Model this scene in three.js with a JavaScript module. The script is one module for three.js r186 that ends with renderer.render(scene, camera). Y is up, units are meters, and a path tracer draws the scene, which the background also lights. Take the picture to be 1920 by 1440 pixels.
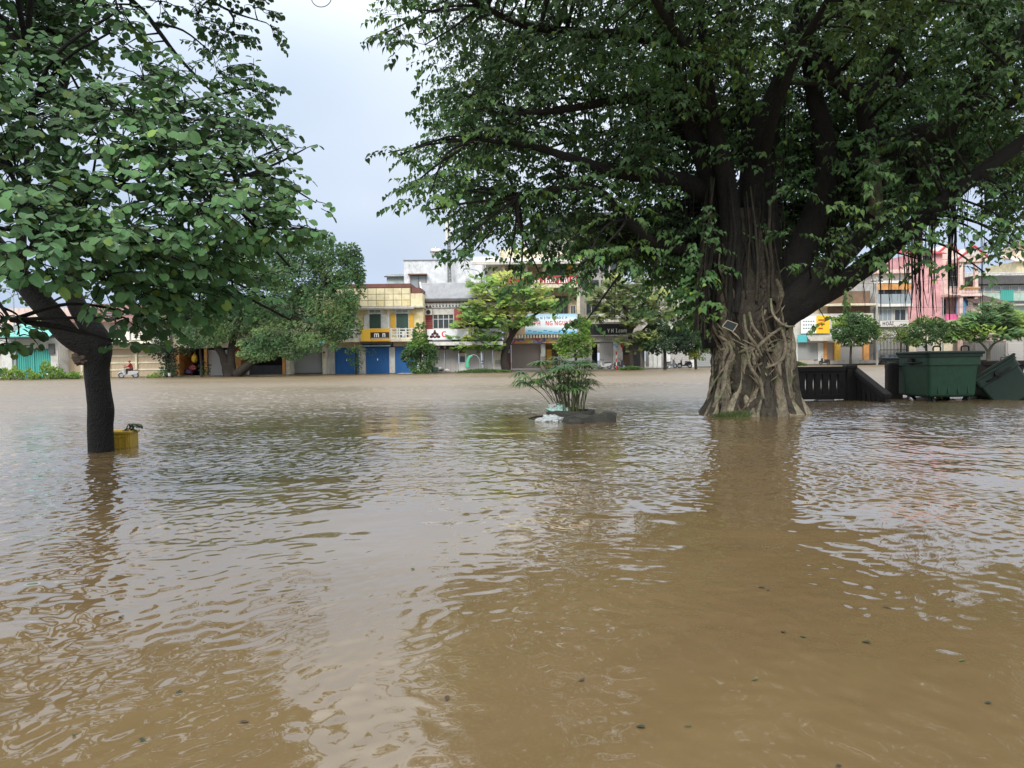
import * as THREE from 'three';
import { mergeGeometries, mergeVertices } from 'three/addons/utils/BufferGeometryUtils.js';
import { RoundedBoxGeometry } from 'three/addons/geometries/RoundedBoxGeometry.js';
import { MarchingCubes } from 'three/addons/objects/MarchingCubes.js';

// ---------------------------------------------------------------- camera, sky, sun, exposure
const W = 1024, H = 768, F = 1398;                    // F: focal length in photograph pixels (1920 wide)
const EYE = 1.1;
const scene = new THREE.Scene();
const camera = new THREE.PerspectiveCamera(2 * Math.atan(720 / F) * 180 / Math.PI, W / H, 0.05, 3000);
camera.position.set(0, EYE, 0);
camera.rotation.order = 'YXZ';
camera.rotation.set(-1.68 * Math.PI / 180, 0, -0.7 * Math.PI / 180);
camera.updateMatrixWorld(true);
const renderer = new THREE.WebGLRenderer({ antialias: true });
renderer.setSize(W, H);
renderer.toneMapping = THREE.LinearToneMapping;
renderer.toneMappingExposure = 1.6;
renderer.shadowMap.enabled = true;
renderer.shadowMap.type = THREE.PCFSoftShadowMap;

// seeded randomness and smooth noise
function rng(seed) { let a = seed >>> 0; return () => { a |= 0; a = a + 0x6D2B79F5 | 0; let t = Math.imul(a ^ a >>> 15, 1 | a); t = t + Math.imul(t ^ t >>> 7, 61 | t) ^ t; return ((t ^ t >>> 14) >>> 0) / 4294967296; }; }
const hash3 = (x, y, z) => { let h = Math.imul(x, 374761393) ^ Math.imul(y, 668265263) ^ Math.imul(z, 2147483647 - 1013904223); h = Math.imul(h ^ h >>> 13, 1274126177); h = Math.imul(h ^ h >>> 15, 2246822519); return ((h ^ h >>> 16) >>> 0) / 4294967296; };
const sm = t => t * t * (3 - 2 * t);
function noise3(x, y, z) {
  const xi = Math.floor(x), yi = Math.floor(y), zi = Math.floor(z), u = sm(x - xi), v = sm(y - yi), w = sm(z - zi);
  const L = (a, b, t) => a + (b - a) * t;
  return L(L(L(hash3(xi, yi, zi), hash3(xi + 1, yi, zi), u), L(hash3(xi, yi + 1, zi), hash3(xi + 1, yi + 1, zi), u), v),
    L(L(hash3(xi, yi, zi + 1), hash3(xi + 1, yi, zi + 1), u), L(hash3(xi, yi + 1, zi + 1), hash3(xi + 1, yi + 1, zi + 1), u), v), w) * 2 - 1;
}
const fbm = (x, y, z, o = 4) => { let s = 0, a = 0.5; for (let i = 0; i < o; i++) { s += a * noise3(x, y, z); x = x * 2.03 + 11; y = y * 2.03 + 5; z = z * 2.03 + 7; a *= 0.5; } return s; };
const clamp = (x, a, b) => Math.min(b, Math.max(a, x));
const smooth = (a, b, x) => sm(clamp((x - a) / (b - a), 0, 1));

{ // an overcast sky: pale lavender cloud, whiter overhead, soft structure all round
  const w = 512, h = 256, d = new Float32Array(w * h * 4);
  for (let j = 0; j < h; j++) for (let i = 0; i < w; i++) {
    const el = ((j + 0.5) / h - 0.5) * Math.PI, az = (i + 0.5) / w * 2 * Math.PI;
    const x = Math.cos(el) * Math.cos(az), y = Math.sin(el), z = Math.cos(el) * Math.sin(az);
    const k = clamp(y, 0, 1), q = smooth(0.3, 0.7, y), n = fbm(x * 1.6 + 3, y * 3.2, z * 1.6, 5) * 1.5, m = fbm(x * 4 + 9, y * 7, z * 4 + 2, 4);
    const l = 1 + 0.26 * n + 0.12 * m;
    const low = smooth(0.16, 0.0, y) * 0.05;
    const o = (j * w + i) * 4;
    d[o] = (0.345 + 0.37 * k + 0.62 * q + low) * l * (1 + 0.09 * n);
    d[o + 1] = (0.42 + 0.35 * k + 0.6 * q + low) * l;
    d[o + 2] = (0.55 + 0.24 * k + 0.57 * q + low * 0.6) * (l - 0.1 * n);
    d[o + 3] = 1;
  }
  const t = new THREE.DataTexture(d, w, h, THREE.RGBAFormat, THREE.FloatType);
  t.mapping = THREE.EquirectangularReflectionMapping; t.magFilter = THREE.LinearFilter; t.minFilter = THREE.LinearFilter; t.needsUpdate = true;
  scene.background = t; scene.environment = t;
}
const sun = new THREE.DirectionalLight(new THREE.Color(1, 0.965, 0.9), 1.5);
sun.position.set(-26, 70, 34); sun.target.position.set(0, 0, -40);
sun.castShadow = true; sun.shadow.radius = 40; sun.shadow.mapSize.set(2048, 2048);
Object.assign(sun.shadow.camera, { left: -110, right: 110, top: 90, bottom: -90, near: 1, far: 320 });
scene.add(sun, sun.target);

// ---------------------------------------------------------------- from the photograph's pixels to metres
const RIGHT = new THREE.Vector3(), UP = new THREE.Vector3(), BACK = new THREE.Vector3();
camera.matrixWorld.extractBasis(RIGHT, UP, BACK);
const V = (x, y, z) => new THREE.Vector3(x, y, z);
const at = (px, py, d) => V(0, EYE, 0).addScaledVector(BACK, -d).addScaledVector(RIGHT, (px - 960) / F * d).addScaledVector(UP, -(py - 720) / F * d);
function onWater(px, py) { const a = at(px, py, 1); const t = EYE / (EYE - a.y); return V(a.x * t, 0, a.z * t); }
const toPx = p => { const q = p.clone().sub(V(0, EYE, 0)); const d = -q.dot(BACK); return [960 + q.dot(RIGHT) / d * F, 720 - q.dot(UP) / d * F, d]; };

// ---------------------------------------------------------------- names, tags, builders
const used = new Map();
function numbered(n) { const k = used.get(n) ?? 0; used.set(n, k + 1); return k ? `${n}_${String(k).padStart(3, '0')}` : n; }
function tag(o, label, category, group, kind) { o.userData.label = label; o.userData.category = category; if (group) o.userData.group = group; if (kind) o.userData.kind = kind; return o; }
function thing(name, label, category, pos = V(0, 0, 0), turn = 0, group) { const o = new THREE.Group(); o.name = numbered(name); o.position.copy(pos); o.rotation.y = turn; scene.add(o); return tag(o, label, category, group); }
function mesh(name, geo, mat, parent) {
  const g = Array.isArray(geo) ? mergeGeometries(geo.map(clean)) : geo;
  const m = new THREE.Mesh(g, mat); m.name = parent ? name : numbered(name); m.castShadow = m.receiveShadow = true; (parent || scene).add(m); return m;
}
function clean(g) { const h = g.index ? g.toNonIndexed() : g; for (const k of Object.keys(h.attributes)) if (!['position', 'normal', 'uv'].includes(k)) h.deleteAttribute(k); if (!h.attributes.uv) h.setAttribute('uv', new THREE.BufferAttribute(new Float32Array(h.attributes.position.count * 2), 2)); return h; }
// a box with uv in metres
function box(x0, y0, z0, x1, y1, z1) {
  const g = new THREE.BoxGeometry(x1 - x0, y1 - y0, z1 - z0); g.translate((x0 + x1) / 2, (y0 + y1) / 2, (z0 + z1) / 2);
  const p = g.attributes.position, n = g.attributes.normal, u = g.attributes.uv;
  for (let i = 0; i < p.count; i++) { if (Math.abs(n.getX(i)) > 0.5) u.setXY(i, p.getZ(i), p.getY(i)); else if (Math.abs(n.getY(i)) > 0.5) u.setXY(i, p.getX(i), p.getZ(i)); else u.setXY(i, p.getX(i), p.getY(i)); }
  return g;
}
function rbox(x0, y0, z0, x1, y1, z1, r = 0.02, s = 2) { const g = new RoundedBoxGeometry(x1 - x0, y1 - y0, z1 - z0, s, r); g.translate((x0 + x1) / 2, (y0 + y1) / 2, (z0 + z1) / 2); return g; }
// a tapered tube along a smooth path through pts, radii given per point; optional bumps
function tube(pts, radii, sides = 8, steps = 0, bump = 0, seed = 1, flat = 1) {
  const c = new THREE.CatmullRomCurve3(pts, false, 'centripetal'); const n = steps || pts.length * 3;
  const P = [], R = []; for (let i = 0; i <= n; i++) { const t = i / n; P.push(c.getPoint(t)); const q = t * (radii.length - 1), a = Math.min(radii.length - 2, Math.floor(q)); R.push(radii.length === 1 ? radii[0] : radii[a] + (radii[a + 1] - radii[a]) * (q - a)); }
  const pos = [], uv = [], idx = []; let T = P[1].clone().sub(P[0]).normalize(); let N = Math.abs(T.y) > 0.9 ? V(1, 0, 0) : V(0, 1, 0); N.addScaledVector(T, -N.dot(T)).normalize(); let len = 0;
  for (let i = 0; i <= n; i++) {
    const T2 = (i < n ? P[i + 1].clone().sub(P[Math.max(0, i - 1)]) : P[n].clone().sub(P[n - 1])).normalize();
    N.addScaledVector(T2, -N.dot(T2)).normalize(); const B = T2.clone().cross(N); if (i) len += P[i].distanceTo(P[i - 1]);
    for (let k = 0; k <= sides; k++) {
      const a = (k % sides) / sides * 2 * Math.PI, cx = Math.cos(a), sx = Math.sin(a) * flat; let r = R[i];
      if (bump) r *= 1 + bump * (fbm(P[i].x * 2 + cx * 1.3 + seed, P[i].y * 2 + seed * 3, P[i].z * 2 + sx * 1.3, 3));
      pos.push(P[i].x + (N.x * cx + B.x * sx) * r, P[i].y + (N.y * cx + B.y * sx) * r, P[i].z + (N.z * cx + B.z * sx) * r); uv.push(k / sides * Math.max(0.05, 6.28 * R[0]), len);
    }
  }
  const s = sides + 1; for (let i = 0; i < n; i++) for (let k = 0; k < sides; k++) { const a = i * s + k, b = a + s; idx.push(a, a + 1, b, b, a + 1, b + 1); }
  for (const [row, e] of [[0, 0], [n, 1]]) { const ci = pos.length / 3; pos.push(P[row].x, P[row].y, P[row].z); uv.push(0, len * e); for (let k = 0; k < sides; k++) { const a = row * s + k; e ? idx.push(a, a + 1, ci) : idx.push(a + 1, a, ci); } }
  const g = new THREE.BufferGeometry(); g.setAttribute('position', new THREE.Float32BufferAttribute(pos, 3)); g.setAttribute('uv', new THREE.Float32BufferAttribute(uv, 2)); g.setIndex(idx); g.computeVertexNormals();
  const no = g.attributes.normal; for (let i = 0; i <= n; i++) { const a = i * s, b = a + sides; const x = no.getX(a) + no.getX(b), y = no.getY(a) + no.getY(b), z = no.getZ(a) + no.getZ(b), l = Math.hypot(x, y, z) || 1; no.setXYZ(a, x / l, y / l, z / l); no.setXYZ(b, x / l, y / l, z / l); }
  return g;
}
const bar = (a, b, r, sides = 6) => tube([a, b], [r, r], sides, 1);

// ---------------------------------------------------------------- textures and materials
function noiseTex(size, fn, srgb = false) { // fn(u, v) -> [r, g, b] 0..1, tiling is up to fn
  const d = new Uint8Array(size * size * 4);
  for (let j = 0; j < size; j++) for (let i = 0; i < size; i++) { const c = fn(i / size, j / size), o = (j * size + i) * 4; d[o] = clamp(c[0], 0, 1) * 255; d[o + 1] = clamp(c[1], 0, 1) * 255; d[o + 2] = clamp(c[2], 0, 1) * 255; d[o + 3] = 255; }
  const t = new THREE.DataTexture(d, size, size); t.wrapS = t.wrapT = THREE.RepeatWrapping; t.magFilter = THREE.LinearFilter; t.minFilter = THREE.LinearMipmapLinearFilter; t.generateMipmaps = true; if (srgb) t.colorSpace = THREE.SRGBColorSpace; t.needsUpdate = true; return t;
}
// tiling noise on a torus
const tor = (u, v, s, o, k = 0) => { const a = u * 2 * Math.PI, b = v * 2 * Math.PI; return fbm(Math.cos(a) * s + k, Math.sin(a) * s + Math.cos(b) * s * 1.3, Math.sin(b) * s * 1.3 - k, o); };
const stain = noiseTex(512, (u, v) => { const a = tor(u, v, 1.6, 5), b = tor(u, v * 0.25, 6, 4, 3), c = tor(u, v, 14, 3, 7); const l = 0.92 + 0.26 * a + 0.34 * Math.min(0, b) + 0.1 * c; return [l, l * 0.99, l * 0.965]; });
const barkMap = noiseTex(512, (u, v) => { const a = tor(u, v * 0.5, 5, 5), b = tor(u, v, 1.5, 4, 5), c = tor(u, v, 16, 3, 9); const l = 0.72 + 0.5 * a + 0.3 * b + 0.25 * c; const moss = smooth(0.12, 0.4, tor(u, v, 2.2, 4, 21)); return [l * (1 - 0.25 * moss), l * (0.97 - 0.02 * moss), l * (0.9 - 0.3 * moss)]; });
const barkBump = noiseTex(512, (u, v) => { const a = Math.abs(tor(u, v * 0.4, 6, 5)), c = tor(u, v, 14, 4, 2); const l = 0.25 + 1.2 * a + 0.25 * c; return [l, l, l]; });
const rough = noiseTex(256, (u, v) => { const l = 0.5 + 0.8 * tor(u, v, 9, 4); return [l, l, l]; });
const rep = (t, sx, sy = sx) => { const c = t.clone(); c.repeat.set(sx, sy); c.needsUpdate = true; return c; };
const stainWall = rep(stain, 1 / 7, 1 / 7), roughFine = rep(rough, 1.6);
const lin = (r, g, b) => new THREE.Color().setRGB(r, g, b);
const paint = (c, o = {}) => new THREE.MeshStandardMaterial({ color: c, roughness: 0.8, map: stainWall, bumpMap: roughFine, bumpScale: 0.004, ...o });
const plain = (c, o = {}) => new THREE.MeshStandardMaterial({ color: c, roughness: 0.6, ...o });
function canvasMat(w, h, draw, o = {}) {
  const c = document.createElement('canvas'); c.width = w; c.height = h; draw(c.getContext('2d'), w, h);
  const t = new THREE.CanvasTexture(c); t.colorSpace = THREE.SRGBColorSpace; t.anisotropy = 4;
  return new THREE.MeshStandardMaterial({ map: t, roughness: 0.55, ...o });
}

// ---------------------------------------------------------------- ground, flood water, pavement
{
  const g = new THREE.PlaneGeometry(3000, 3000, 60, 60); g.rotateX(-Math.PI / 2); g.translate(0, -0.45, 0);
  const m = mesh('ground', g, paint(lin(0.2, 0.15, 0.09), { roughness: 0.95 })); m.userData.kind = 'structure';
}
const waveSet = (() => {
  const r = rng(77), out = [];
  // [longest, shortest wavelength, share of slope, count, spread of direction]
  for (const [l0, l1, slope, n, spread] of [[3.0, 1.2, 0.009, 8, 1.2], [1.2, 0.42, 0.016, 14, 2.0], [0.42, 0.19, 0.036, 28, 2.4], [0.19, 0.07, 0.092, 40, 2.8]]) for (let i = 0; i < n; i++) {
    const l = l0 * Math.pow(l1 / l0, (i + r()) / n), k = 2 * Math.PI / l, dir = Math.PI / 2 + 0.18 + (r() + r() - 1) * spread;
    out.push({ l, k, kx: Math.cos(dir) * k, kz: Math.sin(dir) * k, a: slope * Math.SQRT2 / Math.sqrt(n) / k, ph: r() * 6.283 });
  }
  return out;
})();
function waterAt(x, z, cell, out) {
  const d = Math.hypot(x, z);
  // ripples come in patches; sheltered and slick close to the bank, livelier in the open flood, long streaks of current further out
  const p1 = noise3(x * 0.35 + 3, 0.5, z * 0.22), p2 = noise3(x * 0.9, 4.5, z * 0.6), p3 = noise3(x * 0.11 + 7, 2.2, z * 0.05);
  const open = 0.36 + 0.8 * smooth(2.2, 8, d) + 1.7 * smooth(12, 34, d);
  const g0 = open * (0.9 + 0.35 * p3), g1 = open * (0.95 + 0.55 * p1), g2 = open * clamp(0.85 + 0.6 * p2 + 0.6 * p1, 0.12, 2), g3 = open * clamp(0.75 + 0.8 * p2 + 0.5 * p3, 0.05, 2);
  const wx = x + 0.32 * noise3(x * 0.6, 1.5, z * 0.6) + 0.09 * noise3(x * 2.3, 8, z * 2.3), wz = z + 0.32 * noise3(x * 0.6 + 40, 1.5, z * 0.6) + 0.09 * noise3(x * 2.3, 31, z * 2.3);
  let y = 0, sx = 0, sz = 0;
  for (const w of waveSet) {
    const g = w.l > 1.3 ? g0 : w.l > 0.5 ? g1 : w.l > 0.22 ? g2 : g3;
    const t = w.kx * wx + w.kz * wz + w.ph, a = w.a * g, s = Math.sin(t), c = Math.cos(t);
    // far off the cells are wider than the small waves: keep their slope, drop their height
    if (w.l > 4 * cell) y += a * s;
    const keep = clamp(w.l / (1.2 * cell), 0.7, 1);
    sx += a * c * w.kx * keep; sz += a * c * w.kz * keep;
  }
  out[0] = y; out[1] = sx; out[2] = sz;
}
const waterY = (x, z) => { const o = [0, 0, 0]; waterAt(x, z, 0.01, o); return o[0]; };
{
  // one sheet round the bank, finer close by: rings of growing radius, spokes closer together over the open flood
  const angles = []; const fine = 620, half = 0.74;
  for (let i = 0; i <= fine; i++) angles.push(-half + 2 * half * i / fine);
  for (let i = 1; i < 60; i++) angles.push(half + (2 * Math.PI - 2 * half) * i / 60);
  const growth = q => q < 1.25 ? 0.03 : 0.0041 + 0.006 * smooth(9, 75, q); const rings = [0.35]; while (rings[rings.length - 1] < 190) { const q = rings[rings.length - 1]; rings.push(q * (1 + growth(q))); }
  const A = angles.length, n = rings.length * A, pos = new Float32Array(n * 3), nor = new Float32Array(n * 3), uv = new Float32Array(n * 2), o = [0, 0, 0];
  rings.forEach((r, i) => angles.forEach((a, k) => {
    const x = Math.sin(a) * r, z = -Math.cos(a) * r, j = i * A + k, cell = r * growth(Math.max(r, 1.3));
    waterAt(x, z, cell, o); const l = Math.hypot(o[1], 1, o[2]);
    pos.set([x, o[0], z], j * 3); nor.set([-o[1] / l, 1 / l, -o[2] / l], j * 3); uv.set([x, z], j * 2);
  }));
  const idx = new Uint32Array(((rings.length - 1) * A + 0) * 6); let q = 0;
  for (let i = 0; i + 1 < rings.length; i++) for (let k = 0; k < A; k++) { const k2 = (k + 1) % A, a = i * A + k, b = i * A + k2, c = a + A, d = b + A; idx[q++] = a; idx[q++] = b; idx[q++] = c; idx[q++] = b; idx[q++] = d; idx[q++] = c; }
  const g = new THREE.BufferGeometry(); g.setAttribute('position', new THREE.BufferAttribute(pos, 3)); g.setAttribute('normal', new THREE.BufferAttribute(nor, 3)); g.setAttribute('uv', new THREE.BufferAttribute(uv, 2)); g.setIndex(new THREE.BufferAttribute(idx, 1));
  const silt = noiseTex(512, (u, v) => { const a = tor(u, v, 1.2, 5, 13), b = tor(u, v, 4, 4, 2); const l = 0.92 + 0.16 * a + 0.08 * b; return [l, l * (0.985 + 0.02 * a), l * (0.95 + 0.05 * b)]; });
  const m = mesh('flood_water', g, new THREE.MeshPhysicalMaterial({ color: lin(0.165, 0.115, 0.058), roughness: 1, ior: 1.8, map: rep(silt, 1 / 9), roughnessMap: (() => {
    // the open current is ruffled by ripples too small to build one by one
    const n = 256, d = new Uint8Array(n * n * 4); for (let j = 0; j < n; j++) for (let i = 0; i < n; i++) { const x = ((i + 0.5) / n - 0.5) * 384, z = ((j + 0.5) / n - 0.5) * 384, q = smooth(8, 30, Math.hypot(x, z)) * (0.85 + 0.3 * noise3(x * 0.04, 3, z * 0.12)); d.fill(clamp(0.03 + 0.4 * q, 0, 1) * 255, (j * n + i) * 4, (j * n + i) * 4 + 4); }
    const t = new THREE.DataTexture(d, n, n); t.magFilter = THREE.LinearFilter; t.wrapS = t.wrapT = THREE.RepeatWrapping; t.repeat.set(1 / 384, 1 / 384); t.offset.set(0.5, 0.5); t.needsUpdate = true; return t; })() }));
  m.userData.kind = 'structure'; m.userData.label = 'muddy brown rippled flood water';
}

// ---------------------------------------------------------------- trees: leaves, sprays, limbs
function leafGeo(outline, fold, curl, mid) { // outline: right half, base to tip, in leaf widths and lengths
  const L = outline.map(([x, y]) => V(-x, y, 0)), R = outline.map(([x, y]) => V(x, y, 0)), M = mid.map(y => V(0, y, 0));
  const bend = v => V(v.x, v.y, Math.abs(v.x) * fold - curl * v.y * v.y);
  const pos = [], idx = []; const put = v => { const b = bend(v); pos.push(b.x, b.y, b.z); return pos.length / 3 - 1; };
  for (const side of [R, L]) {
    const e = side.map(put), m = M.map(put), n = e.length; // a strip between the rim and the midrib
    for (let i = 0; i + 1 < n; i++) { const a = m[Math.min(m.length - 1, Math.floor(i * m.length / n))], b = m[Math.min(m.length - 1, Math.floor((i + 1) * m.length / n))]; side === R ? idx.push(a, e[i], e[i + 1]) : idx.push(a, e[i + 1], e[i]); if (a !== b) side === R ? idx.push(a, e[i + 1], b) : idx.push(a, b, e[i + 1]); }
  }
  const g = new THREE.BufferGeometry(); g.setAttribute('position', new THREE.Float32BufferAttribute(pos, 3)); g.setIndex(idx); g.computeVertexNormals(); return g;
}
const lobedLeaf = leafGeo([[0.0, 0], [0.24, -0.03], [0.44, 0.14], [0.5, 0.42], [0.43, 0.74], [0.26, 0.97], [0.1, 0.98], [0, 0.86]], 0.22, 0.18, [0, 0.3, 0.6, 0.86]);
const heartLeaf = leafGeo([[0, 0], [0.26, -0.03], [0.42, 0.16], [0.38, 0.42], [0.22, 0.66], [0.08, 0.86], [0, 1.16]], 0.3, 0.16, [0, 0.35, 0.7, 1.16]);
const ovalLeaf = leafGeo([[0, 0], [0.2, 0.2], [0.26, 0.5], [0.14, 0.85], [0, 1]], 0.25, 0.15, [0, 0.5, 1]);
const leafMat = (c, o = {}) => new THREE.MeshPhysicalMaterial({ color: c, roughness: 0.95, transmission: 0.22, thickness: 0, clearcoat: 0.3, clearcoatRoughness: 0.35, side: THREE.DoubleSide, ...o });
const white = lin(1, 1, 1);
// leaves: an array of { m: Matrix4, c: Color }; the `singles` that show largest become leaves of their own, the rest one mass
function addLeaves(parent, geo, list, singles, name = 'foliage') {
  if (singles) {
    const scored = list.map(q => { const p = V(0, 0, 0).setFromMatrixPosition(q.m), s = toPx(p); return { q, s: s[2] > 0.5 && s[0] > 10 && s[0] < 1910 && s[1] > 10 && s[1] < 1430 ? q.size / s[2] : 0 }; }).sort((a, b) => b.s - a.s);
    const mats = new Map();
    scored.forEach(({ q }, i) => {
      if (i >= singles) return;
      const key = [q.c.r, q.c.g, q.c.b].map(v => Math.round(Math.log2(Math.max(v, 0.002)) * 2)).join(); if (!mats.has(key)) mats.set(key, leafMat(q.c));
      const o = mesh('leaf', geo, mats.get(key), parent); o.matrix.copy(q.m); o.matrix.decompose(o.position, o.quaternion, o.scale);
    });
    list = scored.slice(singles).map(s => s.q);
  }
  const im = new THREE.InstancedMesh(geo, leafMat(white), list.length); im.name = name; im.castShadow = im.receiveShadow = true; im.userData.kind = 'stuff';
  list.forEach((q, i) => { im.setMatrixAt(i, q.m); im.setColorAt(i, q.c); }); parent.add(im); return im;
}
const Q = new THREE.Quaternion(), M4 = new THREE.Matrix4();
function leafAt(p, dir, face, size, c, list) { // the leaf points along dir, its upper side towards face
  const y = dir.clone().normalize(), z = face.clone().addScaledVector(y, -face.dot(y)); if (z.lengthSq() < 1e-4) z.set(0.3, 0.2, 0.9); z.normalize(); const x = y.clone().cross(z);
  const m = new THREE.Matrix4().makeBasis(x, y, z).scale(V(size, size, size)).setPosition(p); list.push({ m, c, size });
}
// a spray: one thin twig with leaves either side of it
function spray(p, dir, len, leaf, gap, droop, r, tone, leaves, twigs) {
  const d = dir.clone().normalize(), side = d.clone().cross(V(0, 1, 0)); if (side.lengthSq() < 0.01) side.set(1, 0, 0); side.normalize();
  const n = Math.max(3, Math.round(len / gap)), pts = [p.clone()]; const q = p.clone(), step = len / n;
  for (let i = 0; i < n; i++) {
    d.y -= droop * (0.4 + r()) / n; d.x += (r() - 0.5) * 0.3 / Math.sqrt(n); d.z += (r() - 0.5) * 0.3 / Math.sqrt(n); d.normalize();
    q.addScaledVector(d, step); if (i % 2 || i === n - 1) pts.push(q.clone());
    const s = (i % 2 ? 1 : -1), out = side.clone().multiplyScalar(s * (0.75 + 0.4 * r())).addScaledVector(d, 0.45 + 0.4 * r()).add(V((r() - .5) * .5, -0.25 - 0.55 * r() * (1 + droop), (r() - .5) * .5));
    const face = V((r() - 0.5) * 0.9, 0.9, (r() - 0.5) * 0.9 + 0.35).addScaledVector(out, 0.2);
    const base = q.clone().addScaledVector(out.clone().normalize(), leaf * 0.3);
    leafAt(base, out, face, leaf * (0.5 + 0.75 * r()), tone(r, base), leaves);
  }
  if (twigs) twigs.push(tube(pts, [0.006, 0.0025], 3, pts.length));
}
const inBall = r => { for (;;) { const v = V(r() * 2 - 1, r() * 2 - 1, r() * 2 - 1); if (v.lengthSq() <= 1) return v; } };
const barkMat = (c, o = {}) => new THREE.MeshStandardMaterial({ color: c, roughness: 0.9, map: barkMap, bumpMap: barkBump, bumpScale: 0.025, ...o });
const pxPath = list => list.map(([x, y, d]) => at(x, y, d));
// a limb from the nearest point of a skeleton to a clump of leaves
function reach(skeleton, to, r0, r, geos) {
  let best = null, bd = 1e9; for (const s of skeleton) { const d = s.distanceTo(to) + 0.35 * Math.max(0, s.y - to.y); if (d < bd) { bd = d; best = s; } }
  if (bd < 0.15 || bd > 2.6) return; const mid = best.clone().lerp(to, 0.5).add(V((r() - .5) * 0.2 * bd, 0.12 * bd * r(), (r() - .5) * 0.2 * bd));
  const R0 = Math.min(r0, 0.008 + 0.011 * bd); geos.push(tube([best, mid, to], [R0, R0 * 0.75, R0 * 0.4], 6, 8));
}
const sample = (pts, n = 8) => { const c = new THREE.CatmullRomCurve3(pts, false, 'centripetal'), o = []; for (let i = 0; i <= n * (pts.length - 1); i++) o.push(c.getPoint(i / n / (pts.length - 1))); return o; };

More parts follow.
